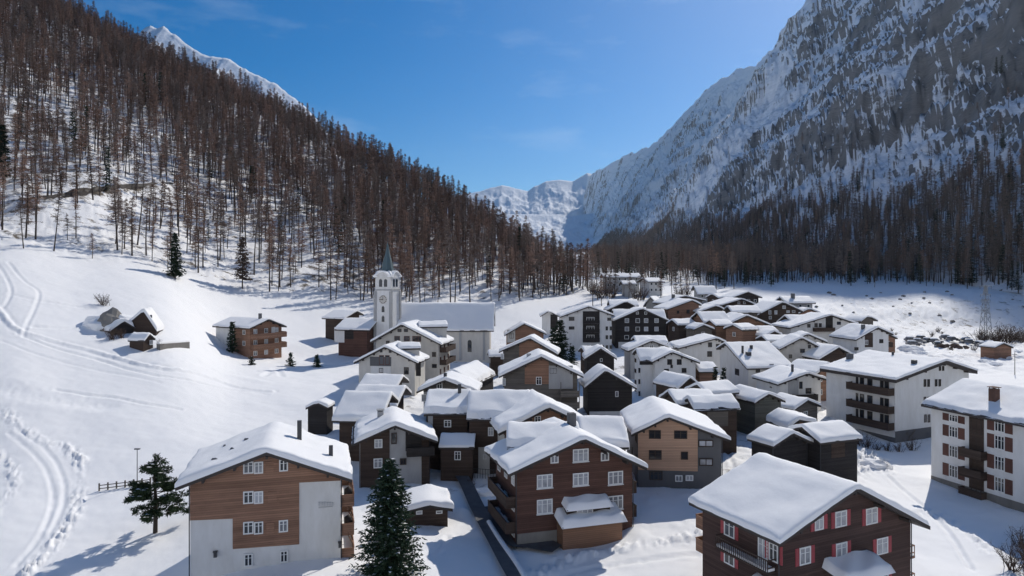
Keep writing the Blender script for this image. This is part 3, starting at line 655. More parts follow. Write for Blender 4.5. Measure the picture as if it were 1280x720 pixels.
def shrub(px,py,s,label,group=None,D=None):
    p=hit(px,py) if D is None else Vector(((px-CX)/F*D,D,float(ground((px-CX)/F*D,D))))
    o=link('bare_shrub',SHR[random.randrange(3)]); o.location=p; o.scale=(s,s,s*random.uniform(.8,1.1)); o.rotation_euler=(0,0,random.uniform(0,6)); tag(o,label,'shrub',group); return o
for i,(px,py,s) in enumerate([(1266,712,1.2),(1284,700,1.5),(1276,684,1.1),(1290,725,1.4)]): shrub(px,py,s,'bare twiggy shrub in the lower right snow','shrubs in the lower right corner')
shrub(1103,586,.8,'low bare shrub on the snow heap beside the twin dark barns')
for i,(px,D,s) in enumerate([(1226,225,2.6),(1233,228,3.0),(1241,226,2.5),(1250,232,3.2),(1256,230,3.6),(1263,236,3.4),(1272,234,3.0),(1280,230,3.2)]):
    shrub(px,0,s,'tall bare bush in the clump around the pylon foot','bare bushes around the pylon foot',D)
for i,(px,D,s) in enumerate([(742,300,4.0),(750,290,3.2),(757,296,3.6),(765,292,3.0),(795,285,3.0),(803,290,2.6),(850,300,3.0),(858,305,3.2)]):
    shrub(px,0,s,'purplish bare bush below the far grey flats' if px<820 else 'bare bush beside the far blue shaded roof','bare bushes at the far village edge' if px<820 else 'bare bushes by the far blue shaded roof',D)
for px,py,s,l in [(130,382,1.6,'bare hedge bush half buried on the upper snowfield'),(200,436,.9,'bare bush between the small hut and the low wall'),(140,424,1.2,'dark bush below the snowed in barn'),(152,422,1.1,'small dark bush beside the snowed in barn wall'),(590,608,.5,'bare bush in the shaded courtyard'),(1060,557,1.1,'dark bush under the white flats balconies'),(1130,550,1.3,'snowy bush before the white flats')]: shrub(px,py,s,l)
# ------------------------------------------------------------------ houses
FAR=200
WR=random.Random(5)
def rzlin(h,x): return h.zt-(h.sl*(-x) if x<0 else h.sr*x)
class House:
    def __init__(h,name,label,cat,A,D,L=None,Rr=None,B=None,yaw=None,length=None,w=None,drop=None,wall='timber_dark',t=.6,oh=(1.0,1.1,.7),
                 group=None,ground_z=None,snow=True,maxlen=16,rt=.34,fascia='fascia',snow_mat='roofsnow',parent=None,deep=2.2,chim=(),seed=None,purlins=True):
        P=ray(A[0],A[1],D); h.P=P
        if B is not None and yaw is None:
            Db=D*(A[1]-HY)/(B[1]-HY); Q=ray(B[0],B[1],Db); d=Vector((Q.x-P.x,Q.y-P.y,0)); ln=d.length
            length=length or min(ln,maxlen); d.normalize()
        else:
            d=Vector((math.sin(R(yaw)),math.cos(R(yaw)),0))
        r=Vector((d.y,-d.x,0)); h.d=d; h.r=r; h.len=length
        def eave(E):
            k=(E[0]-CX)/F; s=(k*P.y-P.x)/(r.x-k*r.y); y=P.y+s*r.y; return abs(s), P.z-(CZ-(E[1]-HY)/F*y)
        wl=wr=None
        if L: wl,dl=eave(L)
        if Rr: wr,dr=eave(Rr)
        if w is not None: wl,wr=w if isinstance(w,tuple) else (w,w)
        if drop is not None: dl,dr=drop if isinstance(drop,tuple) else (drop,drop)
        if wl is None: wl,dl=wr,dr
        if wr is None: wr,dr=wl,dl
        t=t*.66; h.off={}; h.wl,h.wr,h.t=wl,wr,t; h.sl=dl/wl; h.sr=dr/wr
        oh=(min(oh[0],.28*min(wl,wr)),min(oh[1],.2*length),min(oh[2],.2*length)); h.oh=oh
        c=P+d*(length*.5); gz=float(ground(P.x+d.x*oh[1],P.y+d.y*oh[1])) if ground_z is None else ground_z
        h.gz=gz
        yw=math.atan2(d.x,d.y)
        if parent is None:
            h.root=empty(name,(P.x,P.y,gz),-yw); tag(h.root,label,cat,group); h.z0=gz
            h.M=Matrix.Translation((P.x,P.y,gz))@Matrix.Rotation(-yw,4,'Z')
        else:
            h.root=parent.root; h.z0=parent.z0; h.M=parent.M
        h.local=(parent is None)
        h.zt=P.z-t-h.z0                      # roof top at ridge (local)
        h.xl,h.xr=-wl+oh[0],wr-oh[0]; h.yf,h.yb=oh[1],length-oh[2]
        u=lambda x:rzlin(h,x)-rt-.01
        h.ap=h.zt-rt-.01; h.el=u(h.xl); h.er=u(h.xr)
        h.far=D>FAR
        T=h.T=(lambda q:q) if parent is None else (lambda q,Mi=parent.M.inverted(),Ml=Matrix.Translation((P.x,P.y,parent.z0))@Matrix.Rotation(-yw,4,'Z'):tuple(Mi@(Ml@Vector(q))))
        h.W=Matrix.Translation((P.x,P.y,h.z0))@Matrix.Rotation(-yw,4,'Z'); h.Wi=h.W.inverted()
        # walls
        mb=MB(); prof=[(h.xl,-deep),(h.xr,-deep),(h.xr,h.er),(0,h.ap),(h.xl,h.el)]
        mb.prism(prof,lambda p,a:(p[0],a,p[1]),h.yf,h.yb); h.fin(mb,'wall' if parent is None else 'wing_wall',M[wall])
        # roof
        mb=MB(); zt=h.zt; zl=zt-dl; zr=zt-dr
        mb.prism([(-wl,zl),(0,zt),(wr,zr),(wr,zr-rt),(0,zt-rt),(-wl,zl-rt)],lambda p,a:(p[0],a,p[1]),0,length)
        if purlins and not h.far:
            for q in (-.82,-.42,0,.42,.82):
                x=q*(wl-oh[0]) if q<0 else q*(wr-oh[0]); z=rzlin(h,x)-rt-.005-(.04 if q else .1)
                mb.box(x-.1,x+.1,.12,h.yf+.1,z-.24,z)
        h.roof=h.fin(mb,'roof',M[fascia])
        if D<100 and purlins and parent is None:
            mb=MB()
            for xx in (h.xl-.09,h.xr+.09): mb.tube([(xx,h.yf-.02,-1.2),(xx,h.yf-.02,min(h.el,h.er) if wl*0 else (h.el if xx<0 else h.er)-.05)],.05,6)
            h.fin(mb,'downpipe',M['metal'])
        if snow: h.snow(seed if seed is not None else int(A[0]*7+A[1]),snow_mat)
        for cc in chim: h.chimney(*cc)
    def fin(h,mb,name,mat,parent=None):
        mb.v=[h.T(v) for v in mb.v]
        return mb.build(name,mat,parent or h.root)
    def snow(h,seed,mat):
        t=h.t; ov=.06; x0,x1,y0,y1=-h.wl-ov,h.wr+ov,-ov,h.len+ov
        st=.55 if not h.far else 1.1
        def axis(a,b):
            e=[0,.012,.022,.06,.13,.26,.55]; n=max(3,int((b-a-1.1)/st)); mid=list(np.linspace(a+.8,b-.8,n)); return np.array([a+q for q in e]+mid+[b-q for q in reversed(e)])
        xs=axis(x0,x1); ys=axis(y0,y1); Xg,Yg=np.meshgrid(xs,ys)
        wv=fbm(Yg/1.7,Xg*0+seed*3.1,2,seed%97)*.20; wx=fbm(Xg/1.9,Yg*0+seed*1.7,2,seed%89)*.10
        ed=np.minimum(np.minimum(Xg-x0,x1-Xg),np.minimum(Yg-y0,y1-Yg)); e=np.clip(ed/.28,0,1); prof=np.where(ed<1e-6,0,.42+.58*np.sqrt(np.clip(1-(1-e)**2,0,1)))
        rr=np.where(Xg<0,h.sl,h.sr); ab=np.sqrt(Xg**2+.22**2)-.22
        base=h.zt-rr*np.abs(Xg)-.0
        top=h.zt-rr*ab+t*prof*(1+.42*fbm(Xg/3.5+seed,Yg/3.5,3,seed%53)+.25*fbm(Xg/1.3,Yg/4+seed,2,seed%41))+prof*.10*fbm(Xg/1.1,Yg/1.1,3,seed%31)
        top=np.maximum(top,base+.004)
        # thick snow leans out over the eaves a little unevenly
        k=np.clip(1-ed/1.2,0,1)
        cx_=np.where(Xg<0,-1,1)*(np.minimum(Xg-x0,x1-Xg)<.6); cy_=np.where(Yg<h.len/2,-1,1)*(np.minimum(Yg-y0,y1-Yg)<.6)
        Xo=Xg+cx_*wv*k; Yo=Yg+cy_*wx*k
        rr_=random.Random(seed)
        if rr_.random()<.45 and not h.far:      # snow has slipped back from one eave, baring the roof edge
            sgn=rr_.choice((-1,1)); dd=(x1-Xg) if sgn>0 else (Xg-x0); amt=rr_.uniform(.25,.75)
            edge=amt*np.clip(.6+1.3*fbm(Yg/2.6+seed,Yg*0+seed,3,seed%37),0,2)
            top=np.where(dd<edge,base-.03,top)
        top=np.where(ed<1e-6,h.zt-rr*np.abs(Xg)-.03,top)
        v=np.stack([Xo.ravel(),Yo.ravel(),top.ravel()],1); nr,nc=Xg.shape
        f=grid_faces(nr,nc); rim=list(range(nc))+[i*nc+nc-1 for i in range(1,nr)]+[(nr-1)*nc+j for j in range(nc-2,-1,-1)]+[i*nc for i in range(nr-2,0,-1)]
        if not h.local: v=np.array([h.T(tuple(q)) for q in v])
        me=np_mesh('snow_cover',v,[f],M[mat],True); o=link('snow_cover',me,h.roof); h.snow_o=o
    def chimney(h,x,y,w=.6,hh=1.3,mat='brick',cap=True,snowcap=False,rnd=False):
        z=rzlin(h,x); mb=MB()
        if rnd: mb.tube([(x,y,z-.3),(x,y,z+h.t+hh)],w/2,10)
        else: mb.box(x-w/2,x+w/2,y-w/2,y+w/2,z-.3,z+h.t+hh)
        if cap:
            a=w/2+.12; mb.box(x-a,x+a,y-a,y+a,z+h.t+hh+.18,z+h.t+hh+.26)
            for sx in(-1,1):
                for sy in(-1,1): mb.box(x+sx*w*.4-.04,x+sx*w*.4+.04,y+sy*w*.4-.04,y+sy*w*.4+.04,z+h.t+hh,z+h.t+hh+.18)
        c=h.fin(mb,'chimney',M[mat],h.roof)
        if snowcap:
            m2=MB(); m2.box(x-w/2-.08,x+w/2+.08,y-w/2-.08,y+w/2+.08,z+h.t+hh+.27,z+h.t+hh+.5); h.fin(m2,'chimney_snow',M['roofsnow'],h.roof)
    def fp(h,face,u,n,z):
        n=n+h.off.get(face,0)
        return {'f':(u,h.yf-n,z),'b':(u,h.yb+n,z),'l':(h.xl-n,u,z),'r':(h.xr+n,u,z)}[face]
    def fbox(h,mb,face,u0,u1,z0,z1,n0,n1,mi=0):
        a=h.fp(face,u0,n0,z0); b=h.fp(face,u1,n1,z1)
        mb.box(min(a[0],b[0]),max(a[0],b[0]),min(a[1],b[1]),max(a[1],b[1]),min(a[2],b[2]),max(a[2],b[2]),mi)
    def px(h,face,px,py,n=0):
        n=n+h.off.get(face,0)
        o=h.Wi@Vector((0,0,CZ)); q=h.Wi@ray(px,py,50.0); d=q-o
        if face in 'fb': yv=h.yf-n if face=='f' else h.yb+n; t=(yv-o.y)/d.y; p=o+d*t; return p.x,p.z
        xv=h.xl-n if face=='l' else h.xr+n; t=(xv-o.x)/d.x; p=o+d*t; return p.y,p.z
    def rect(h,face,b,n=0):
        x0,y0,x1,y1=b; ym=(y0+y1)/2; xm=(x0+x1)/2
        u0=h.px(face,x0,ym,n)[0]; u1=h.px(face,x1,ym,n)[0]; z1=h.px(face,xm,y0,n)[1]; z0=h.px(face,xm,y1,n)[1]
        return min(u0,u1),max(u0,u1),z0,z1
    def win(h,face,u0,u1,z0,z1,fr='frame_white',gl='glass',shut=None,mull=None,sw=None,sill=False):
        if gl=='curtain': gl=WR.choice(('curtain','curtain','curtain','curtain_grey','curtain_grey','glass'))
        w=u1-u0; fw=min(.11,.16*w); mb=MB(); B=lambda a,b,c,d,n0=-.06,n1=.07:h.fbox(mb,face,a,b,c,d,n0,n1)
        if h.far:
            B(u0,u1,z0,z1); f=h.fin(mb,'window',M[fr]); m2=MB(); h.fbox(m2,face,u0+fw,u1-fw,z0+fw,z1-fw,.0,.085); h.fin(m2,'pane',M[gl],f); return f
        B(u0,u0+fw,z0,z1); B(u1-fw,u1,z0,z1); B(u0+fw,u1-fw,z0,z0+fw); B(u0+fw,u1-fw,z1-fw,z1)
        mull=mull if mull is not None else (0 if w<.75 else 1 if w<1.5 else 2)
        for k in range(mull):
            c=u0+w*(k+1)/(mull+1); B(c-.045,c+.045,z0+fw,z1-fw)
        if mull and z1-z0>.9: 
            for k in range(mull+1):
                a=u0+w*k/(mull+1)+(.045 if k else fw); b=u0+w*(k+1)/(mull+1)-(.045 if k<mull else fw); zz=z0+(z1-z0)*.66; B(a,b,zz-.02,zz+.02,-.05,.055)
        if sill: B(u0-.06,u1+.06,z0-.07,z0-.003,-.05,.16)
        f=h.fin(mb,'window',M[fr])
        m2=MB(); h.fbox(m2,face,u0+fw*.8,u1-fw*.8,z0+fw*.8,z1-fw*.8,-.04,.025); h.fin(m2,'pane',M[gl],f)
        if shut:
            s=sw or min(.55,w*.5)
            for a,b in((u0-s-.03,u0-.03),(u1+.03,u1+s+.03)):
                m3=MB(); h.fbox(m3,face,a,b,z0,z1,-.02,.05)
                for q in range(5):
                    zz=z0+(z1-z0)*(.1+.18*q); h.fbox(m3,face,a+.05,b-.05,zz,zz+.09,.02,.07)
                h.fin(m3,'shutter',M[shut])
        return f
    def winpx(h,face,b,**kw): return h.win(face,*h.rect(face,b),**kw)
    def slab(h,face,u0,u1,z0,z1,mat,name='panel',n=.05):
        mb=MB(); h.fbox(mb,face,u0,u1,z0,z1,-.05,n); return h.fin(mb,name,M[mat])
    def slabpx(h,face,b,mat,name='panel',n=.05): return h.slab(face,*h.rect(face,b),mat,name,n)
    def recess(h,face,u0,u1,z0,z1,mat='timber_black'):
        """flat loggia: its shade is put into the colour of a dark panel"""
        return h.slab(face,u0,u1,z0,z1,mat,'loggia_shade',.03)  # dark panel paints the shade of a loggia that is not cut in
    def cladf(h,low,mat,n=.05,face='f',name='timber_cladding'):
        """timber cladding over the gable: lower edge chain in (u,z), top follows the roof"""
        top=[(low[-1][0],rzlin(h,low[-1][0])-.27)]
        if low[0][0]<0<low[-1][0]: top.append((0,h.ap-.02))
        top.append((low[0][0],rzlin(h,low[0][0])-.27)); mb=MB()
        h.off[face]=max(h.off.get(face,0),n-.01) if not name.startswith('loggia') else h.off.get(face,0)
        y=(h.yf-n,h.yf+.05) if face=='f' else (h.yb+n,h.yb-.05)
        mb.prism(list(low)+top,lambda p,a:(p[0],a,p[1]),*y); return h.fin(mb,name,M[mat])
    def balcony(h,face,u0,u1,z0,depth=1.2,hh=1.0,mat='timber_dark',snow=True,posts=False,open_=False):
        mb=MB(); B=lambda *a:h.fbox(mb,face,*a)
        B(u0,u1,z0-.18,z0,-.05,depth); 
        if open_:
            B(u0,u1,z0+hh-.08,z0+hh,depth-.08,depth); n=max(3,int((u1-u0)/.22))
            for k in range(n+1): c=u0+.03+(u1-u0-.06)*k/n; B(c-.03,c+.03,z0,z0+hh-.08,depth-.07,depth-.02)
            for e in(u0,u1-.07): B(e,e+.07,z0+hh-.08,z0+hh,0,depth-.08); B(e,e+.07,z0+.3,z0+.38,0,depth-.08)
        else:
            B(u0,u1,z0+.02,z0+hh,depth-.07,depth); B(u0,u0+.07,z0+.02,z0+hh,0,depth-.072); B(u1-.07,u1,z0+.02,z0+hh,0,depth-.072); B(u0-.03,u1+.03,z0+hh,z0+hh+.06,depth-.1,depth+.03)
        if posts:
            for e in(u0,u1-.12): B(e,e+.12,z0+hh+.06,z0+2.5,depth-.13,depth-.01)
        b=h.fin(mb,'balcony',M[mat])
        if snow and not h.far:
            m2=MB(); h.fbox(m2,face,u0+.1,u1-.1,z0+.005,z0+.22,.1,depth-.1); h.fin(m2,'balcony_snow',M['roofsnow'],b)
        return b
    def autow(h,face,rows,cols,first=.55,pitch=2.65,w=1.05,hh=1.15,gable=False,skip=(),u=None,**kw):
        a,b=(h.xl,h.xr) if face in'fb' else (h.yf,h.yb)
        if u: a,b=a+(b-a)*u[0],a+(b-a)*u[1]
        ez=min(h.el,h.er) if face in'fb' else (h.el if face=='l' else h.er)
        for i in range(rows):
            z1=ez-first-i*pitch
            if z1-hh<.4: break
            for j in range(cols):
                if (i,j) in skip: continue
                c=a+(b-a)*(j+.5)/cols; h.win(face,c-w/2,c+w/2,z1-hh,z1,**kw)
        if gable:
            z1=min(h.ap-.75,ez+1.7); 
            for c in ((-.8,.8) if (h.wl+h.wr)>9 else (0,)): h.win(face,c-.45,c+.45,z1-1,z1,**kw)
    def door(h,face,u,w=.95,hh=2.05,mat='timber_brown',z=0.0):
        mb=MB(); h.fbox(mb,face,u-w/2,u+w/2,z,z+hh,-.05,.06); h.fbox(mb,face,u-w/2-.09,u-w/2-.003,z,z+hh+.09,-.05,.09); h.fbox(mb,face,u+w/2+.003,u+w/2+.09,z,z+hh+.09,-.05,.09); return h.fin(mb,'door',M[mat])
    def canopy(h,face,u0,u1,z,depth,mat='fascia',t=.45,slope=.25,name='canopy'):
        mb=MB(); q=[h.fp(face,u0,0,z),h.fp(face,u1,0,z),h.fp(face,u1,depth,z-depth*slope),h.fp(face,u0,depth,z-depth*slope)]
        lo=[(a,b,c-.14) for a,b,c in q]; mb.add(q+lo,[(0,1,2,3),(7,6,5,4),(0,4,5,1),(1,5,6,2),(2,6,7,3),(3,7,4,0)]); c=h.fin(mb,name,M[mat])
        # rounded snow pad
        nu=max(8,int((u1-u0)/.3)); nv=max(6,int(depth/.2)); us=np.linspace(u0-.08,u1+.08,nu+1); vs=np.linspace(0.02,depth+.1,nv+1); V=[]
        for vv in vs:
            for uu in us:
                e=min(uu-us[0],us[-1]-uu,vs[-1]-vv)/.4; e=min(1,max(0,e)); top=t*math.sqrt(1-(1-e)**2)*(1+.15*math.sin(uu*2.1+vv*3)) if e>0 else -.06
                V.append(h.T(h.fp(face,uu,vv,z-vv*slope+top)))
        link('canopy_snow',np_mesh('canopy_snow',np.array(V),[grid_faces(nv+1,nu+1)],M['roofsnow'],True),c); return c
# ------------------------------------------------------------------ the village, near to far
G='houses of the village'
# 1 near left chalet: white render with brown boarding
h=House('chalet','big brown boarded chalet with blank white render corner, nearest house at the lower left','house',(333,558),61,L=(219,602),Rr=(440,592),B=(344,526),wall='stucco_white',t=.75,oh=(1.0,1.2,.8),group=G,
        chim=[(2.6,6.4,.42,1.9,'metal',False),(5.6,3.6,.38,1.1,'metal',False)])
lo=[h.px('f',*p) for p in ((229,651),(291,648),(291,686),(374,680),(374,603),(431,600))]; lo[0]=(h.xl-.02,lo[0][1]); lo[-1]=(h.xr+.02,lo[-1][1])
h.cladf(lo,'timber_brown',.09)
for b in ((304,577,317,592),(317.6,577,329,592),(304,614,317,629.5),(317.6,614,329,629.5),(304,652,317,667.5),(317.6,652,329,667.5)):
    h.winpx('f',b,gl='curtain',mull=1,fr='frame_white')
for b in ((349,574,360,589),(348.5,650,360,665)): h.winpx('f',b,gl='curtain',fr='frame_white',mull=1)
for b in ((305,692,316,708),(350,688,360,703)): h.winpx('f',b,gl='glass',fr='frame_white',mull=1)
for b in ((332,577,342,590),(335,614,346,630),(349,613,361,629),(333,653,343,668)): h.slabpx('f',b,'timber_brown','shutter',.05)
mb=MB(); 
for b in ((398,627.5,400.5,632.5),(401.6,628.2,404,632),(405,627.5,407,632.5),(408.2,628,410.6,632),(411.6,627.6,413.6,632.2),(414.6,628,416.6,632),(398,633.6,416,634.4)):
    u0,u1,z0,z1=h.rect('f',b); h.fbox(mb,'f',u0,u1,z0,z1,-.02,.03)
h.fin(mb,'faded_relief',plain('faded_relief',(.55,.55,.55),.9,.1))
for p in ((269.5,692),(425,680)):
    u,z=h.px('f',*p); mb=MB(); h.fbox(mb,'f',u-.14,u+.14,z-.25,z+.2,.0,.3); h.fbox(mb,'f',u-.19,u+.19,z+.2,z+.27,.0,.35); h.fin(mb,'wall_lamp',M['metal'])
for py in (632,668,699):
    zz=h.px('f',431,py)[1]; b=h.balcony('r',h.yf+.1,h.yf+5.6,zz,1.25,.95,'timber_brown')
    mb=MB()
    for y in (h.yf+.12,h.yf+1.9,h.yf+3.7,h.yf+5.5): mb.tube([h.fp('r',y,.05+1.22*math.sin(R(t)),zz+1.05+1.25*(1-math.cos(R(t)))*.9-.02) for t in range(90,-1,-15)][::-1] if False else [h.fp('r',y,1.2-.55*(math.sin(R(t)))**2,zz+1.0+1.45*t/90) for t in range(0,91,15)],.07,5)
    h.fin(mb,'balcony_post',M['timber_brown'],b)
    if py<690:
        mb=MB(); y=h.yf+1.2; mb.tube([h.fp('r',y,.75,zz+.02),h.fp('r',y,.75,zz+.5),h.fp('r',y,.75,zz+1.15),h.fp('r',y,.75,zz+1.35)],[.3,.42,.4,.1],10); h.fin(mb,'parasol_cover',M['fascia'],b)
h.autow('r',3,3,fr='frame_white',gl='glass')
for k,(u,z) in enumerate([(h.xl+3,0)]): pass
# skylight marks half buried in the roof snow
for x,y in ((-4.6,2.9),(-2.2,6.6),(-4.2,7.4),(-3.2,4.6)):
    mb=MB(); z=rzlin(h,x)+h.t-.05; mb.box(x-.35,x+.35,y-.25,y+.25,z,z+.13); h.fin(mb,'snow_guard',M['metal'],h.roof)
# 2 timber and white house behind the spruce
h=House('chalet','half boarded half white house behind the tall spruce','house',(493.5,526),86,L=(440,550),Rr=(547,546),B=(489,507),wall='stucco_grey',t=.8,oh=(1.0,1.0,.6),group=G,chim=[(-1.6,6.4,.8,.7,'stucco_grey',True)],snow_mat='roofsnow')
z=h.px('f',488,610)[1]; ua=h.px('f',487,560)[0]
h.cladf([(h.xl-.02,-2),(ua,-2)],'timber_dark',.1)
h.cladf([(h.px('f',507,560)[0],h.px('f',507,564)[1]),(h.xr+.01,h.px('f',540,564)[1])],'timber_black',.08,name='loggia_shade')  # flat black panel: shade of the balcony recess put into its colour
h.cladf([(h.px('f',527,600)[0],-2),(h.xr+.02,-2)],'timber_dark',.16)
for b in ((468,549,478,560),(467,573,478,585)): h.winpx('f',b,gl='curtain')
h.winpx('f',(489,541,496,555),gl='glass',fr='frame_dark'); h.winpx('f',(500,573,508,581),gl='glass',fr='frame_dark')
h.balcony('f',h.px('f',508,560)[0],h.xr+.6,h.px('f',515,567)[1],1.0,.9,'timber_black')
h.autow('l',2,3)
# 3 three stacked barn roofs on the left edge
h=House('barn','low barn with wide tilted snow slab, nearest of three stacked roofs by the snowfield','barn',(490,489),101,yaw=-84,length=7.2,w=(5.2,3.5),drop=(2.9,1.6),wall='timber_dark',t=.7,group=G,purlins=False)
h=House('barn','low barn with forked snow edge, middle of three stacked roofs by the snowfield','barn',(507,481),114,yaw=-82,length=8.2,w=(5,3.5),drop=(2.4,1.6),wall='timber_dark',t=.65,group=G,purlins=False)
h=House('barn','low barn under thin snow, farthest of three stacked roofs by the snowfield','barn',(504,467.5),126,yaw=-80,length=7.2,w=(5,3.4),drop=(2.2,1.5),wall='timber_dark',t=.55,group=G,purlins=False)
# 4 house with central chimney
h=House('house','gabled house with a slim ridge chimney behind the flat fronted dark house','house',(555.6,471),113,L=(520.5,486),Rr=(597,487),yaw=3,length=8,wall='stucco_grey',t=.7,group=G,chim=[(0,.9,.5,.5,'metal',False)])
h.cladf([(h.xl-.02,h.el-.3),(h.xr+.02,h.er-.3)],'timber_grey'); h.winpx('f',(527,493,533,502),gl='curtain'); h.winpx('f',(546,478,553,486)); h.autow('f',3,4,first=1.6,gl='glass',skip=((0,0),))
# 5 dark eave-on house
h=House('house','dark brown timber house with straight snow eave above the shaded lean to','house',(535,486),98,yaw=90,length=6.2,w=(4,4.6),drop=(1.6,2.0),wall='timber_dark',t=.95,group=G,oh=(.6,.3,.3),chim=[(.9,4.6,.45,1.2,'metal',False)])
h.winpx('r',(555,525,564,534),gl='curtain')
h.slabpx('r',(535,514,541,534),'stucco_grey','render_strip',.04)
h=House('lean_to','small dark shed with blue shaded snow slab in the courtyard','shed',(551.5,541),92,yaw=91,length=4.6,w=(.4,2.4),drop=(.15,1.1),wall='timber_dark',t=.3,oh=(.2,.2,.2),purlins=False)
h.winpx('r',(568,564,576,575),gl='glass',mull=1)
# 6 large joined roof
h=House('house','long house with the broad creased snow roof in the village middle, white side wall','house',(686,503),87,L=(624,536),Rr=(738,527),B=(664,487),wall='timber_brown',t=.85,oh=(1.0,.9,.4),group=G)
h.slab('l',h.yf,h.yb,-2,h.el-.8,'stucco_cream','render_wall',.04)
for b in ((629,572,633,580),(628,592,632,600),(623,578,626,585)): h.winpx('l',b,gl='glass',fr='frame_dark')
h.winpx('f',(668,520,676,530)); 
k=House('house','',None,(586,487),96,yaw=90,length=8.6,w=(4,4.4),drop=(1.6,2.6),wall='timber_dark',t=.9,oh=(.6,.3,.3),parent=h)
k.winpx('r',(610,534,617,545),gl='curtain'); k.winpx('r',(611,559,617,569),gl='glass'); k.slabpx('r',(598,559,612,600),'stucco_cream','render_wall',.05); k.winpx('r',(604,568,608,574),gl='glass')
# 7 central dark chalet with white windows
h=House('chalet','tall dark brown chalet with rows of white framed windows and snowy porch','house',(730.5,543),70.5,L=(637,587),Rr=(809,580),B=(697,524),length=9.5,wall='timber_red',t=.6,oh=(1.15,1.2,.3),group=G,chim=[(.9,5.8,.8,1.5,'stucco_dark',False)])
for b in ((716,561,735.5,577),(671,593,690.5,610),(716,591,735.5,607),(760,589,778.5,605.5),(671,624,690.5,642),(760,619.5,778.5,636.5)): h.winpx('f',b,gl='curtain',mull=2,sill=True)
for b in ((688,569,698,579),(751,565.5,761,576)): h.winpx('f',b,gl='curtain',mull=1)
u0,u1,z0,z1=h.rect('f',(704,628,757,648)); mb=MB(); h.fbox(mb,'f',u0,u1,z0-.6,z1+.1,-.05,1.1); bay=h.fin(mb,'bay',M['timber_dark'])
h.canopy('f',u0-.15,u1+.15,z1+.25,1.5,t=.55); h.winpx('f',(722,629,741,642),gl='curtain',mull=2)
# window on bay front
m0=h.rect('f',(721,628.5,741,642.5),1.1); mb=MB(); fr=.09
for q in ((m0[0],m0[1],m0[2],m0[2]+fr),(m0[0],m0[1],m0[3]-fr,m0[3]),(m0[0],m0[0]+fr,m0[2]+fr,m0[3]-fr),(m0[1]-fr,m0[1],m0[2]+fr,m0[3]-fr),((m0[0]*2+m0[1])/3-.04,(m0[0]*2+m0[1])/3+.04,m0[2]+fr,m0[3]-fr),((m0[0]+2*m0[1])/3-.04,(m0[0]+2*m0[1])/3+.04,m0[2]+fr,m0[3]-fr)): h.fbox(mb,'f',*q,1.08,1.17)
w=h.fin(mb,'window',M['frame_white']); mb=MB(); h.fbox(mb,'f',m0[0]+.05,m0[1]-.05,m0[2]+.05,m0[3]-.05,1.08,1.12); h.fin(mb,'pane',M['curtain'],w)
u0,u1,z0,z1=h.rect('f',(703,657,777,684),1.6); mb=MB(); h.fbox(mb,'f',u0,u1,-1.5,z1+.5,-.05,1.75); h.fin(mb,'porch',M['timber_orange']); h.canopy('f',u0-.25,u1+.25,z1+.95,2.3,t=.6)
h.slab('f',h.xl,u0-.01,-2,1.5,'stone','foundation',.08)
for zz in (4.3,1.7): h.balcony('l',h.yf+.2,h.yb-.5,zz,1.1,1.0,'timber_dark'); h.balcony('r',h.yf+1.5,h.yb-.3,zz-.2,1.3,1.0,'timber_dark')
h.autow('l',3,3,first=.9,gl='curtain'); h.autow('r',3,2,first=.9,gl='curtain')
k=House('house','',None,(634,526.5),77,yaw=90,length=8,w=(3,3.4),drop=(1.2,1.6),wall='stucco_cream',t=.8,oh=(.5,.3,.3),parent=h)
h=House('house','level snow roof between the dark chalet and the light timber house','house',(722,519.5),84,yaw=90,length=5.6,w=(4,4.2),drop=(1.5,2.1),wall='timber_brown',t=1.0,oh=(.6,.3,.3),group=G)
h.winpx('r',(777,556,787,562),gl='curtain',fr='frame_white')
# 8 light timber house
h=House('house','light timber house with dark grey render side behind the dark chalet','house',(835,517),84,L=(789.5,539),Rr=(913,546),B=(815.5,495),length=13,wall='stucco_dark',t=.55,oh=(.9,.7,.5),group=G,snow_mat='roofsnow')
a=h.px('f',796,587); b=h.px('f',872,589)
h.cladf([(h.xl-.02,a[1]),(b[0],b[1])],'timber_light',.07)
for q in ((811,537.5,826,548.5),(842.5,538,859,548.5),(811,562.5,827,574.5),(851,564.5,860,574.5)): h.winpx('f',q,fr='frame_dark',gl='glass',mull=1 if q[2]-q[0]>10 else 0)
for q in ((873,550,891.5,558.5),(874,573,891,582)): h.winpx('f',q,fr='frame_dark',gl='curtain',mull=1)
for q in ((844,594,853,602),(857,594,866.5,601)): h.winpx('f',q,fr='frame_white',gl='curtain')
h.winpx('f',(812,589,828,600),fr='frame_dark',gl='glass')
h.autow('l',3,3,fr='frame_dark',gl='glass')
# 9 front right chalet
h=House('chalet','dark chalet with red shutters and broad smooth snow roof, lower right foreground','house',(1072,603),57,L=(975,672),Rr=(1163,652),B=(950,565),wall='timber_deep',t=.62,oh=(1.1,1.1,.6),group=G,maxlen=14)
for q in ((1018,643,1029,662.5),(1043.5,638.5,1058,658.5),(1082,634.5,1096.5,655),(999,683.5,1013,705.5),(1044.5,678,1058.5,698),(1095.5,672,1109.5,692.5),(1096,711,1110,730)): h.winpx('f',q,gl='curtain',shut='shutter_red',mull=1,sw=.42)
for q in ((905.5,650,918.5,671),(905.5,684.5,918.5,706),(961.5,679,973,702)): h.winpx('l',q,gl='curtain',shut='shutter_red',mull=1,sw=.4)
h.winpx('l',(948,670,960,703),gl='curtain',mull=1,sw=.4)
u,z=h.px('l',962,711); u2,_=h.px('l',905,680)
h.balcony('l',h.yf+.3,h.yf+6.4,z+.1,1.0,1.0,'timber_dark',open_=True)
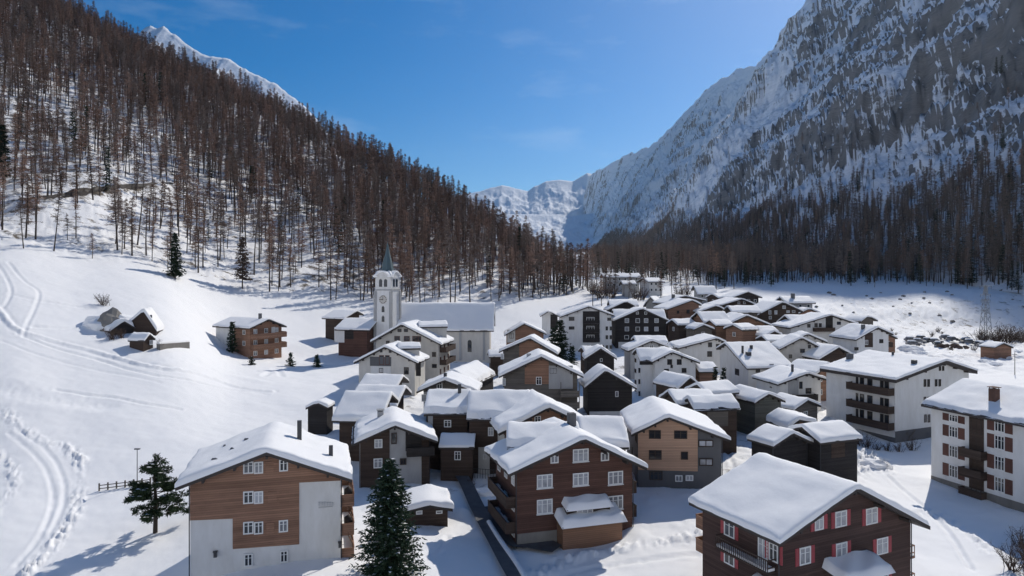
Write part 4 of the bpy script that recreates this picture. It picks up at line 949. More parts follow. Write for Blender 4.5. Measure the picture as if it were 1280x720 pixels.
for q in (660,690): 
    uu,zz=h.px('l',889,q); h.balcony('b',h.xl+.3,h.xl+3.2,zz-.6,1.3,1.0,'timber_brown')
for q in ((1138,700),(1140,735)):
    uu,zz=h.px('f',*q); h.balcony('r',h.yf+.4,h.yf+5,zz,1.2,1.0,'timber_brown',open_=True)
u0,u1,z0,z1=h.rect('f',(1038,704,1096,722),.8); h.canopy('f',u0,u1,z1-.1,2.4,t=.6,slope=.2)
h.canopy('l',h.yf+.2,h.yf+2.6,h.px('l',950,722)[1]-.2,2.0,t=.5)
h.slab('f',h.xl,h.xr,-2,1.0,'stucco_white','foundation',.06); h.slab('l',h.yf,h.yb,-2,1.0,'stucco_white','foundation',.06)
# 10 twin barns and the hump behind
h=House('barn','dark log barn with neat snow slab, left of the twin barns','barn',(991,537),90,L=(967.5,553.5),Rr=(1016,549),B=(957,528.5),wall='timber_black',t=.6,oh=(.5,.6,.3),group=G)
h=House('barn','dark log barn turned eave on, right of the twin barns','barn',(1002,529),93,L=(985.5,533.5),Rr=(1025,549),B=(1051,524.5),wall='timber_black',t=.65,oh=(.5,.5,.3),group=G,length=7.2)
h.slabpx('r',(1039,547,1056,572),'timber_dark','door',.04)
h=House('barn','rounded snow hump roof with a dark groove behind the twin barns','barn',(999,520),101,L=(984,532),Rr=(1024,524.5),B=(972,509.6),wall='timber_orange',t=.75,oh=(.6,.6,.3),group=G)
mb=MB(); mb.box(.0-2.2,.0-1.9,2.2,6.2,rzlin(h,-2)+h.t-.35,rzlin(h,-2)+h.t-.1)
mb=MB(); p=hit(992,597); mb.box(-.5,.5,-.5,.5,-.6,1.5); mb.box(-.58,.58,-.58,.58,1.5,1.6); o=mb.build('stone_pillar',M['brick']); o.location=p; tag(o,'short brick pillar in the snow before the twin barns','pillar')
# 11 cluster of dark barns
h=House('barn','small barn with slanted snow roof below the tall white house','barn',(863,469.4),119,L=(848,483),Rr=(880.5,484),B=(839,464.4),length=7.5,wall='timber_dark',t=.5,oh=(.5,.6,.3),group=G)
h=House('barn','barn with sideways snow roof in the middle of the dark barn cluster','barn',(871,477),112,L=(856,484.5),Rr=(885,490.5),B=(902,474.5),length=6.5,wall='timber_dark',t=.6,oh=(.5,.5,.3),group=G)
h=House('barn','barn with pointed left gable, leftmost of the dark barn cluster','barn',(835,486),106,L=(823.5,494.5),Rr=(846,502),B=(880,485.4),length=6.5,wall='timber_dark',t=.55,oh=(.5,.5,.3),group=G)
h=House('barn','brown barn with thick square snow slab at the front of the dark cluster','barn',(859.4,493),101,L=(846,503),Rr=(868.5,508.5),B=(909,491.6),length=7,wall='timber_dark',t=.75,oh=(.5,.5,.3),group=G)
h.slabpx('r',(884,512,910,533),'timber_grey','door',.04)
h=House('shed','pale green grey boarded shed with tilted snow roof right of the barn cluster','shed',(961,489),110,L=(943,500.5),Rr=(982,498),B=(922.5,479.4),length=8,wall='timber_green',t=.55,oh=(.5,.5,.3),group=G)
# 12 tall white house
h=House('house','tall plain white house with few small windows in the village centre','house',(840,437.5),138,L=(815.5,450),Rr=(875,451),B=(827,432),length=8,wall='stucco_white',t=.5,oh=(.7,.7,.4),group=G)
for q in ((834,449,840,456),(846,449,852,456),(830,461,836,467),(852,460,858,466),(838,456,841,460)): h.winpx('f',q,fr='frame_dark',gl='glass')
k=House('house','',None,(795,434.3),143,yaw=86,length=7.5,w=(3,3.2),drop=(1.2,2.0),wall='stucco_white',t=.55,oh=(.3,.4,.2),parent=h)
k.slabpx('r',(799.5,449.5,816,456),'timber_black','loggia_shade',.05)  # recess shade painted as a black panel on the wing wall
for y in (448,461,475,488): k.winpx('f',(793.5,y,795.5,y+5),fr='frame_dark',gl='glass'); 
for y in (460,474,489): k.winpx('r',(798,y,800.3,y+6),fr='frame_dark',gl='glass')
# 13
h=House('house','low grey gabled house with doubled snow ridge behind the tall white house','house',(815,423),157,L=(785,436),Rr=(841,433),yaw=-4,length=7,wall='stucco_grey',t=.7,oh=(.7,.6,.4),group=G)
k=House('house','',None,(792,419),164,yaw=90,length=7.6,w=(3,3.2),drop=(1,1.2),wall='stucco_grey',t=.6,oh=(.3,.3,.2),parent=h)
h.winpx('f',(812,431,817,436)); h.autow('f',2,3,first=1.5)
# 14 lavender white house
h=House('house','pale lavender house with a cream snow roof right of the tall white house','house',(896,420.5),163,L=(846.5,433.5),Rr=(908,426),B=(876,415),length=10,wall='stucco_white',t=.55,oh=(.7,.7,.4),group=G)
for q in ((885,428,890,434),(895,430,899.5,436),(884,439,890,446)): h.winpx('f',q,fr='frame_dark',gl='glass')
# 15 big plane roof
h=House('house','white house under one large sloping snow plane with roof vents','house',(906,427),150,yaw=80,length=10.5,w=(4,9.5),drop=(1.6,4.3),wall='stucco_white',t=.45,oh=(.5,.6,.5),group=G,chim=[(4.6,1.7,.35,1.6,'metal',False),(3.0,4.6,.5,.8,'metal',False),(5.4,2.6,.9,.7,'metal',False)])
for q in ((919,461,924,469),): h.winpx('f',q,fr='frame_dark',gl='glass')
for q in ((944.5,460,950,466),(962,455,967,461)): h.winpx('r',q,fr='frame_dark',gl='glass')
# 16
h=House('house','white house with outside stair and slim black chimney left of the big balcony flats','house',(1010,464),129,L=(972.5,478),Rr=(1033,471.5),B=(980,457),length=9.5,wall='stucco_white',t=.5,oh=(.7,.7,.4),group=G,chim=[(-1.6,2.6,.35,1.5,'metal',False)])
for q in ((999,477,1003,486),(1007,485,1014,492),): h.winpx('f',q,fr='frame_dark',gl='glass')
h.slabpx('f',(985,472,998,497),'stucco_grey','render_panel',.04); h.balcony('f',h.px('f',990,496)[0],h.px('f',1018,496)[0],h.px('f',1000,499)[1],1.2,1.0,'timber_black'); h.winpx('l',(962,482,966,486))
h.canopy('l',h.yf+.5,h.yb-.5,1.9,1.2,t=.3)
# 17
h=House('house','pale house with scattered small windows and double stepped roof behind the black chimney house','house',(1002.5,420),153,L=(974.5,434.5),Rr=(1028,433.5),yaw=6,length=8,wall='stucco_cream',t=.5,oh=(.7,.8,.4),group=G)
for q in ((1000,436,1006,441),(1010,431,1013.5,435.5),(986,443,990,448),(1012,443,1017,448),(1000,450,1006,456)): h.winpx('f',q,fr='frame_dark',gl='glass')
k=House('house','',None,(1010,415.5),160,yaw=6,length=6,w=4.4,drop=1.9,wall='stucco_cream',t=.45,oh=(.4,.4,.3),parent=h)
# 18
h=House('chalet','dark gabled chalet squeezed in front of the square chimney house','house',(1048.5,432),148,L=(1024,447),Rr=(1070,443.5),B=(1030,429),length=8,wall='timber_dark',t=.5,oh=(.6,.7,.4),group=G); h.autow('f',2,3,gl='curtain')
# 19 square chimney house
h=House('house','white house with square chimney on a broad snow roof near the parking lot','house',(1097.5,407),170,L=(1070,422.5),Rr=(1117,415.5),B=(1060,403),length=11,wall='stucco_white',t=.6,oh=(.8,.8,.4),group=G,chim=[(-2.2,2.6,.7,1.2,'stucco_dark',False)])
h.slabpx('f',(1081,416,1091,434),'timber_dark','loggia_shade',.05); h.winpx('f',(1099,424,1104,429),fr='frame_dark'); h.winpx('f',(1068,434,1073,438),fr='frame_dark'); h.winpx('f',(1081,425,1085,431),gl='curtain')  # first panel carries the loggia's shade in its dark colour
h.canopy('l',h.yf+.5,h.yb-1,4.2,2.2,t=.5); h.balcony('r',h.yf+.3,h.yb-.5,h.er-3.2,1.5,1,'timber_dark')
# 20 wide house with balcony
h=House('house','wide white house with dark central balcony and twin snow roof beyond the village','house',(1039,392),188,L=(987,408),Rr=(1073,403),yaw=-8,length=10,wall='stucco_white',t=.55,oh=(.8,.8,.4),group=G)
h.slabpx('f',(1032,396,1041,412),'timber_black','loggia_shade',.05); h.balcony('f',h.px('f',1016,410)[0],h.px('f',1041,410)[0],h.px('f',1028,413.5)[1],1.1,.9,'timber_dark')  # shade behind the balcony painted as a black panel
for q in ((1009,405,1013,409.5),(1018,404,1022,409),(1023.5,404,1027,409),(1046,402,1051,406)): h.winpx('f',q,fr='frame_dark',gl='glass')
k=House('house','',None,(981,393),196,yaw=78,length=8.5,w=4,drop=2.2,wall='timber_dark',t=.5,oh=(.4,.5,.2),parent=h); k.winpx('f',(979,402,982,406),gl='curtain')
# 21
h=House('chalet','small low chalet with thin white roof beside the embankment','house',(1086,393.5),214,L=(1076,400.5),Rr=(1097.5,399.5),B=(1066,392),length=8,wall='timber_grey',t=.4,group=G)
# 22 dark chalet with lit rows
h=House('chalet','large dark timber chalet with small pale windows at the far right of the village','house',(979,376),214,L=(946.5,392.5),Rr=(1004.5,388),yaw=-14,length=10,wall='timber_dark',t=.5,group=G)
for q in ((960.5,388,964,393),(968,388,971.5,393),(983,388,987,391),(990,388,994,391),(961,395,964.5,399),(978,382,982,386)): h.winpx('f',q,gl='curtain')
h=House('house','far grey house with a stout chimney at the edge of the blue shaded slope','house',(975,370),236,yaw=84,length=10.5,w=4.5,drop=1.9,wall='stucco_grey',t=.6,group=G,chim=[(1.6,3.8,1.0,1.6,'stucco_dark',False)])
h.autow('r',2,3)
# 25 orange timber
h=House('chalet','orange timber chalet with a white corner block in the upper village','house',(934,392.5),188,L=(902,407),Rr=(966.5,406),yaw=-3,length=12,wall='timber_orange',t=.5,oh=(.8,.8,.4),group=G)
h.slabpx('f',(906,403,918,426),'stucco_white','render_block',.06); h.slabpx('f',(918.2,410,928,426),'stucco_white','render_block',.08); h.winpx('f',(913,412,917,417),fr='frame_dark'); h.winpx('f',(953,408,955,411),fr='frame_dark')
k=House('house','',None,(887,399),188,yaw=76,length=5.5,w=3.2,drop=1.2,wall='timber_orange',t=.45,oh=(.3,.3,.2),parent=h); k=House('house','',None,(892,394.5),194,yaw=74,length=5.5,w=3.2,drop=1.2,wall='timber_orange',t=.45,oh=(.3,.3,.2),parent=h)
h.balcony('r',h.yf+.4,h.yb-.5,h.er-2.6,1.6,1,'timber_dark')
h=House('chalet','brown gabled chalet turned sideways beside the orange timber chalet','house',(871,389),194,L=(862,397.5),Rr=(879.5,401.5),yaw=78,length=8.5,wall='timber_brown',t=.5,oh=(.5,.6,.3),group=G); h.autow('f',2,2)
h=House('house','snow roofed house with a small black chimney above the orange timber chalet','house',(896,380.5),209,L=(873,388.5),Rr=(911.5,388.5),yaw=-6,length=9,wall='timber_grey',t=.5,group=G,chim=[(2.6,3,.7,1.0,'metal',False)]); h.autow('f',1,3)
h=House('house','low house showing only a level band of snow beside the black chimney','house',(909,381),206,yaw=88,length=8.8,w=4,drop=1.7,wall='timber_grey',t=.6,group=G)
h=House('chalet','far dark gable with pale attic windows in the top row of roofs','house',(928,372.3),232,L=(899,381),Rr=(946,380),yaw=-10,length=11,wall='timber_dark',t=.5,group=G)
for q in ((922,377,925,380),(929,376.5,932,380)): h.winpx('f',q,gl='curtain')
h=House('chalet','highest dark gable in the top row of roofs under the forest','house',(935,363.5),258,L=(914,371.5),Rr=(953,370.5),yaw=-8,length=10,wall='timber_black',t=.5,group=G); h.autow('f',2,4)
h=House('house','brown house with one sloping snow plane behind the dark hotel','house',(866,373.5),212,L=(834,385),Rr=(877,379.5),yaw=-16,length=9,wall='timber_brown',t=.55,oh=(.6,.6,.4),group=G)
for q in ((846,388,849,392),(858,387,862,392),(846,399,849,403),(858,398,862,403)): h.winpx('f',q,fr='frame_dark')
h.balcony('f',h.px('f',850,396)[0],h.px('f',869,396)[0],h.px('f',860,398)[1],1.1,.9,'timber_brown')
h=House('house','layered snow roofs with a square chimney left of the far blue roof','house',(855.5,368.5),236,L=(830.5,378.5),Rr=(883,374.5),yaw=-12,length=10,wall='timber_grey',t=.45,group=G,chim=[(-3.2,2,.9,1.3,'stucco_dark',False)]); h.autow('f',2,4)
h=House('house','far house with a plain blue shaded roof plane beneath the forest','house',(867,356),285,yaw=88,length=8.4,w=(4,5.5),drop=(2,3.6),wall='stucco_grey',t=.3,group=G); h.autow('r',1,3)
h=House('chapel','pale pointed grey gable beside the dark hotel ridge','house',(812,369.5),246,L=(804,382),Rr=(822,380),yaw=30,length=7,wall='stucco_grey',t=.35,group=G)
# 36 dark hotel
h=House('hotel','black timber hotel with rows of pale square windows','hotel',(802.5,384),203,L=(767,399.5),Rr=(836.5,399.5),yaw=0,length=9,wall='timber_black',t=.5,oh=(.7,.8,.3),group=G)
for x in (781,794.5,805,818): 
    for y in (398,408.5): h.winpx('f',(x,y,x+5.2,y+5.5),gl='curtain')
for x in (795,805.5): h.winpx('f',(x,389.5,x+3.4,393),gl='curtain')
h.winpx('f',(780.5,419,786,424),gl='curtain'); h.slab('f',h.px('f',773,430)[0],h.px('f',792,430)[0],-2,h.px('f',780,427.5)[1],'stucco_white','render_base',.06)
k=House('house','',None,(766,384.6),210,yaw=90,length=15.6,w=4.2,drop=3.2,wall='timber_black',t=.5,oh=(.3,.3,.2),parent=h)
# 37 white flats
h=House('apartment_block','white block of flats with stacked dark recessed balconies at the forest foot','apartments',(736,381.5),199,L=(700.5,394.5),Rr=(768,393),yaw=-2,length=11,wall='stucco_white',t=.45,oh=(.7,.8,.4),group=G)
ua,ub=h.px('f',728.5,400)[0],h.px('f',749.5,400)[0]
h.slab('f',ua,ub,h.px('f',738,428)[1],h.px('f',738,389)[1],'timber_black','loggia_shade',.05)  # recess not built; its shade is the colour of this panel
for y in (401,412,423): h.balcony('f',ua+.05,ub-.05,h.px('f',738,y+3.6)[1],.7,.95,'timber_black')
for y in (396.5,407.5,418.5): h.winpx('f',(733,y,743,y+4.5),gl='curtain')
for q in ((711,396,718,401),(711,408,718,412),(757,408,760,413),(762,408,765,413),(757,419,760,424),(762,419,765,424),(759,397,764,401)): h.winpx('f',q,fr='frame_dark',gl='glass')
for x in (734,739,752,757,762): h.winpx('f',(x,431.5,x+3,436),fr='frame_dark',gl='glass')
h=House('house','narrow half white half dark house behind the broad spruce','house',(686,387.5),222,L=(675.5,394),Rr=(699,394.5),yaw=0,length=7,wall='stucco_white',t=.4,group=G); h.slabpx('f',(688,393,697,412),'timber_black','timber_cladding',.06)
h=House('chalet','low dark chalet with cross ridged snow roof behind the dark hotel','house',(782.5,375.5),234,L=(759.5,386),Rr=(795.5,382),yaw=-6,length=6,wall='timber_black',t=.45,group=G); h.autow('f',1,3,gl='curtain')
k=House('house','',None,(760.5,374),240,yaw=90,length=10,w=3.6,drop=1.8,wall='timber_black',t=.45,oh=(.3,.3,.2),parent=h)
# 39 far flats
h=House('apartment_block','far grey flats with long level roof, left of the two at the valley narrows','apartments',(752,341),318,yaw=88,length=17.5,w=5,drop=1.7,wall='stucco_grey',t=.6,group=G,deep=4); h.autow('r',3,6,first=.3)
h=House('apartment_block','far white flats with stepped balconies, right of the two at the valley narrows','apartments',(803,346.5),308,yaw=70,length=8.6,w=5,drop=1.8,wall='stucco_white',t=.5,group=G,deep=4); h.autow('r',3,3,first=.3)
h=House('house','far low grey house under a long snow roof below the far flats','house',(776,350),298,yaw=88,length=6,w=4,drop=1.4,wall='stucco_grey',t=.6,group=G,deep=3)
# 40-43 middle left rows
h=House('chalet','brown chalet with pale stone corner below the forest edge left of the broad spruce','house',(655,403),184,L=(630.5,417.5),Rr=(683,416),yaw=-2,length=8,wall='timber_brown',t=.45,oh=(.7,.8,.4),group=G)
h.slabpx('f',(634,412,644,428),'stucco_cream','render_panel',.05); h.winpx('f',(637,416,642,423),fr='frame_dark'); h.autow('f',2,2,u=(.45,1),gl='glass',fr='frame_dark')
h=House('chalet','dark grey chalet with heavy snow roof just above the big weathered timber house','house',(662.5,420),149,L=(623.5,437),Rr=(697,440),B=(668,416.5),length=6.5,wall='timber_grey',t=.65,oh=(.8,.8,.4),group=G); h.cladf([(-2.5,2),(2.6,2)],'timber_brown'); h.winpx('f',(626,442,630,449),gl='curtain')
h=House('chalet','big weathered timber house with white render panel and balcony in the village middle','house',(676.5,442.5),121,L=(623.5,467.5),Rr=(729.5,467.5),B=(672,434),length=9.5,wall='timber_grey',t=.65,oh=(1,1,.4),group=G,chim=[(-2.0,4.6,.8,.5,'stucco_grey',False)])
h.cladf([(h.px('f',656,480)[0],h.px('f',656,480)[1]),(h.px('f',686,480)[0],h.px('f',686,480)[1])],'timber_brown',.06); h.slabpx('f',(686,457,716,486),'stucco_grey','render_panel',.07)
h.winpx('f',(687,460,696,467),fr='frame_dark',gl='glass'); h.winpx('f',(670,471,677,481),fr='frame_white',gl='glass',mull=1); h.winpx('f',(628,473,632,482),gl='curtain')
u0,_=h.px('f',700,490); h.balcony('f',u0,h.xr+.3,h.px('f',715,494)[1],1.1,.9,'timber_grey',posts=True); h.balcony('f',u0,h.xr+.3,h.px('f',715,508)[1],1.1,.9,'timber_grey',posts=True)
h=House('house','dark house under the blinding white broad roof in front of the church','house',(565.6,461),127,L=(555,467),Rr=(591.5,478),B=(607,446),maxlen=14,wall='timber_black',t=.75,oh=(.7,.7,.3),group=G)
# 44,45 white houses before the church
h=House('house','wide gabled white house with three brown windows and side balconies below the church','house',(502,403),152,L=(463.5,425),Rr=(551.5,428.5),yaw=10,length=11,wall='stucco_cream',t=.55,oh=(.9,.9,.4),group=G)
for q in ((493,420,500,426),(505,420,512,426.5),(515.5,420,526.5,427)): h.winpx('f',q,fr='shutter_brown',gl='glass')
for q in ((482.5,426,487,430),(497,411,502,415),(505,411,510,415)): h.winpx('f',q,fr='frame_dark',gl='glass')
for q in ((540,440,545,446),(540,455,546,460)): h.winpx('f',q,fr='frame_dark',gl='glass')
for z in (h.er-1.9,h.er-4.7): h.balcony('r',h.yf+1,h.yb-.3,z,1.5,1,'timber_dark')
h.autow('r',3,3,fr='shutter_brown')
k=House('house','',None,(523,401),158,yaw=78,length=6.5,w=2.6,drop=.8,wall='stucco_cream',t=.6,oh=(.3,.3,.2),parent=h)
h=House('house','white house with dark loggia and snow dormer in front of the wide gabled one','house',(481,431),137,L=(442,451),Rr=(522,451.5),yaw=8,length=9,wall='stucco_cream',t=.5,oh=(.8,.8,.4),group=G)
h.slabpx('f',(462.5,446,489,457.5),'stucco_dark','loggia_shade',.05)  # loggia shade put into a dark panel on the front
for q in ((474,444,480,456),(481.5,444,487,456)): h.winpx('f',q,fr='shutter_brown',gl='glass',mull=0)
for q in ((475,437,478,440.5),(486,438,489.5,441)): h.winpx('f',q,fr='frame_dark',gl='glass')
h.winpx('f',(474,460,479,466),fr='frame_dark',gl='glass'); h.winpx('f',(505,459,511,468),fr='frame_dark',gl='glass'); h.slabpx('f',(463.5,457.8,488.5,468),'stucco_white','render_panel',.06)
h.slabpx('f',(520,452,526,470),'timber_black','loggia_shade',.05)  # narrow black panel painted as recess shade
k=House('house','',None,(497,427.5),141,yaw=76,length=4.5,w=2.2,drop=.7,wall='stucco_cream',t=.6,oh=(.3,.3,.2),parent=h)
# 47 barns left of tower
h=House('barn','dark barn with pale end wall, upper of two left of the church tower','barn',(446.5,387.5),200,yaw=-62,length=8.5,w=(5.6,3),drop=(2.0,1.2),wall='timber_dark',t=.4,group=G,purlins=False)
h.slab('b',h.xl,h.xr,-2,h.el,'stucco_white','render_wall',.05)
h=House('barn','red brown barn with open bay, lower of two left of the church tower','barn',(474,397.5),184,yaw=-76,length=10,w=(6.0,3),drop=(2.5,1.2),wall='timber_red',t=.4,group=G,purlins=False)
h.slabpx('l',(431,413,442,424),'timber_black','bay_shade',.05); h.slabpx('l',(418,409,430.5,428),'stucco_white','render_panel',.05)  # bay is not cut out: a black panel paints the shade inside
# 48 timber house on snowfield
h=House('chalet','lone timber house with balconies standing on the open snowfield','house',(336,397.5),168,L=(312,409),Rr=(358.5,406.5),yaw=-58,length=14.5,wall='timber_brown',t=.35,oh=(.8,1.0,.4),group=G,chim=[(-.6,2.5,.6,1.3,'stucco_dark',False)])
h.slab('l',h.yf+6,h.yb,-2,h.el-.05,'stucco_white','render_wall',.05)
for z in (h.er-2.4,h.er-5.0): h.balcony('f',h.xl+.2,h.xr+.6,z,1.3,1,'timber_brown'); h.balcony('r',h.yf,h.yf+4,z,1.5,1,'timber_brown')
h.slab('f',h.xr-3.1,h.xr-2.0,h.er-2,h.er,'stucco_white','render_panel',.04); h.autow('f',3,3,first=.2,fr='frame_white',gl='curtain'); h.autow('l',2,3,gl='glass')
# 49, 50 huts on the snowfield
h=House('hut','tall weathered hut with a bulging snow roof, drifted in on the upper snowfield','hut',(179,385),143,L=(160,401),Rr=(196,410),yaw=-14,length=6,wall='timber_dark',t=.9,oh=(.2,.2,.2),purlins=False,deep=4,chim=[(1.4,.5,.3,.8,'metal',False)])
h=House('barn','drifted snow roof of a buried barn beside the tall weathered hut','barn',(155,397),141,yaw=-50,length=4,w=(2.6,2.2),drop=(1.9,1.5),wall='timber_black',t=1.0,oh=(.3,.2,.2),purlins=False,deep=4)
h=House('hut','small dark log hut with flat snow cap in front of the weathered hut','hut',(187,415.5),135,L=(180,424),Rr=(194.5,421.5),B=(170,415),length=4,wall='timber_dark',t=.4,oh=(.25,.4,.2),purlins=False,deep=3)
h.winpx('f',(187,425,191,431),gl='curtain')
mb=MB(); a,b=hit(198,437),hit(235,434)
o=empty('garden_wall',a); tag(o,'low dark stone wall with snow on top beside the small log hut','wall'); d=b-a; n=Vector((-d.y,d.x,0)).normalized()*.4
mb.add([Vector((0,0,-1))-n,d+Vector((0,0,-1))-n,d+Vector((0,0,-1))+n,Vector((0,0,-1))+n,Vector((0,0,1.1))-n,d+Vector((0,0,1.1))-n,d+Vector((0,0,1.1))+n,Vector((0,0,1.1))+n],[(0,1,5,4),(1,2,6,5),(2,3,7,6),(3,0,4,7),(4,5,6,7),(3,2,1,0)]); mb.build('wall',M['stone'],o)
mb=MB(); mb.tube([(0,0,1.15),tuple(d*.3+Vector((0,0,1.3))),tuple(d*.65+Vector((0,0,1.2))),tuple(d+Vector((0,0,1.15)))],[.38,.48,.42,.38],8); mb.build('snow_cap',M['roofsnow'],o)
h=House('hut','tiny dark hut with round snow cap on the shaded snow by the stacked barns','hut',(397,500.5),110,L=(382,507),Rr=(409.5,506.5),yaw=6,length=3.2,wall='timber_black',t=.5,oh=(.25,.3,.2),purlins=False)
h=House('garage','small garage with a humped snow roof beside the tall spruce','garage',(537,625),73.5,L=(502,634),Rr=(566,630),B=(533,607.5),length=5.6,wall='timber_dark',t=.75,oh=(.5,.5,.3),purlins=False)
h.winpx('f',(520,638,528,643),gl='curtain'); h.winpx('f',(545,638,553,642),gl='glass')
h=House('shed','small brown shed among the cars on the open lot','shed',(1255,427.5),194,L=(1243.5,433),Rr=(1267,433),yaw=-20,length=4.5,wall='timber_brown',t=.35,oh=(.3,.4,.2),purlins=False)
# gap fillers seen between roofs
h=House('house','small dark barn squeezed between the black hotel base and the dark gable','barn',(751,433),150,L=(731,446),Rr=(771,446),yaw=0,length=6,wall='timber_black',t=.6,oh=(.5,.6,.3),group=G); h.winpx('f',(750,448,753,452),gl='glass')
h=House('chalet','black fronted little chalet with smooth arched snow roof right of the weathered house','house',(757,459.5),126,L=(731,481),Rr=(796,482),yaw=-3,length=7,wall='timber_black',t=.7,oh=(.7,.8,.4),group=G); h.winpx('f',(769,489,773,496),gl='curtain'); h.slab('f',h.xl+.3,h.xr-.3,-2,.6,'stucco_white','foundation',.05)
h=House('shed','low shed with a level snow top behind the slim spruce pair','shed',(868,452),142,yaw=88,length=4,w=3,drop=1.2,wall='timber_brown',t=.7,oh=(.3,.3,.2),group=G)
h=House('house','flat snow roof wedge left of the stepped double roof','house',(952,418),168,yaw=88,length=8,w=3.6,drop=1.0,wall='timber_dark',t=.6,oh=(.4,.4,.3),group=G)
h=House('house','snow roof tucked between the black chimney house and the big balcony flats','house',(1036,452),138,yaw=-35,length=7,w=4.5,drop=1.8,wall='timber_brown',t=.6,oh=(.6,.6,.3),group=G); h.autow('f',2,2)
# 53 balcony flats
h=House('apartment_block','big white flats with three long dark balconies on the side wall','apartments',(1183,448),118,L=(1120,472),Rr=(1222,461),B=(1094,438),length=15.5,wall='stucco_white',t=.5,rt=.6,oh=(1.0,.9,.6),group=G,chim=[(-6.6,14,.9,1.0,'stucco_dark',False),(-4.6,2.6,.7,.6,'metal',False),(-1.5,9,.3,.6,'metal',False)])
for b in ((1065,478,1118,490),(1065,500.5,1118,512),(1065,521,1118,532)):
    u0,u1,z0,z1=h.rect('l',b); h.balcony('l',u0,u1,z0+.2,1.5,1.05,'timber_dark')
    for f0,f1 in ((.12,.22),(.24,.32),(.5,.62),(.7,.8),(.84,.9)): h.win('l',u0+(u1-u0)*f0,u0+(u1-u0)*f1,z0+.35,z0+2.35,fr='frame_dark',gl='glass',mull=0)
for q in ((1154.5,474,1157.5,483.5),(1159,474,1162,483.5),(1168.5,474,1171.5,483),(1173,474,1176,483),(1173.5,457.5,1176,463.5),(1177.5,457.5,1180,463.5),(1154.5,496,1157.5,503),(1159,496,1162,503),(1155,518,1158,528),(1159.5,518,1162.5,528)): h.winpx('f',q,fr='frame_dark',gl='glass',mull=0)
h.slab('f',h.xl,h.xr,-2,h.px('f',1145,536)[1],'stucco_dark','foundation',.05); h.slab('l',h.yf,h.yb,-2,h.px('l',1080,538)[1],'stucco_dark','foundation',.05)
# 54 right flats
d=Vector((-.32,.947,0)).normalized(); far=ray(1205,472,99.5); Pf=far-d*26; px0=CX+Pf.x/Pf.y*F; py0=HY+(CZ-far.z)/Pf.y*F
h=House('apartment_block','white flats with brown shuttered windows and dark loggias at the right edge','apartments',(px0,py0),Pf.y,yaw=math.degrees(math.atan2(d.x,d.y)),length=26,w=8.3,drop=3.0,wall='stucco_white',t=.55,oh=(1.1,.9,.7),group=G,ground_z=.8,chim=[(-4.6,18.2,.9,1.5,'brick',True)])
def rw(b,nm='shutter_brown'):
    u0,u1,z0,z1=h.rect('l',b); w=u1-u0; h.win('l',u0+w*.3,u1-w*.3,z0,z1,fr='frame_white',gl='glass',shut='shutter_brown',sw=w*.29,mull=2)
for b in ((1178.5,518.5,1206,527.5),(1178.5,533,1206,547),(1178.5,557,1206,572),(1178.5,581.5,1206,597),(1234,524,1266,540),(1234,544.5,1266,562),(1234,570.5,1266,588),(1234,596.5,1266,615)): rw(b)
u0,u1,_,_=h.rect('l',(1211.5,550,1230,560))
for yc in (534,558,583,608):
    z=h.px('l',1220,yc)[1]; h.slab('l',u0,u1,z-1.3,z+1.25,'timber_dark','loggia_shade',.04); h.win('l',u0+.3,u1-.3,z-.9,z+1.1,fr='frame_dark',gl='glass',mull=1)  # loggia depth painted as a dark panel on the wall face
    if yc>540: h.balcony('l',u0-.4,u1+.7,z-1.3,1.1,.95,'timber_dark')
for k in range(4):
    for c in (3.4,7.0):
        z=h.el-1.3-k*2.75; h.win('l',c-1.1,c+1.1,z-.7,z+.75,fr='frame_white',gl='glass',shut='shutter_brown',mull=2)
h.slab('l',h.yf,h.yb,-2,1.0,'stone','foundation',.06)
h.autow('f',4,5,fr='frame_white',gl='glass',shut='shutter_brown')
# ------------------------------------------------------------------ church
cx=ray(484.5,400,184); gz=float(ground(cx.x,cx.y))-1; T=empty('church_tower',(cx.x,cx.y,gz),R(-20)); tag(T,'white church tower with clock, twin belfry openings and slate blue spire','church tower')
s=2.35; Z=lambda py,D=184: CZ-(py-HY)/F*D-gz
zt=Z(345); zc=Z(363)
mb=MB(); mb.box(-s,s,-s,s,-2,zc); mb.build('shaft',M['stucco_white'],T)
mb=MB(); 
for a,b in ((-1,-1),(1,-1),(-1,1),(1,1)): mb.box(a*s-.35,a*s+.35,b*s-.35,b*s+.35,-2,zc-.2)
mb.build('corner_strip',M['stucco_grey'],T)
mb=MB(); mb.box(-s-.12,s+.12,-s-.12,s+.12,zc+.002,zc+.35); mb.build('cornice',M['stucco_grey'],T)
mb=MB(); mb.box(-s,s,-s,s,zc+.352,zt); mb.build('belfry',M['stucco_white'],T)
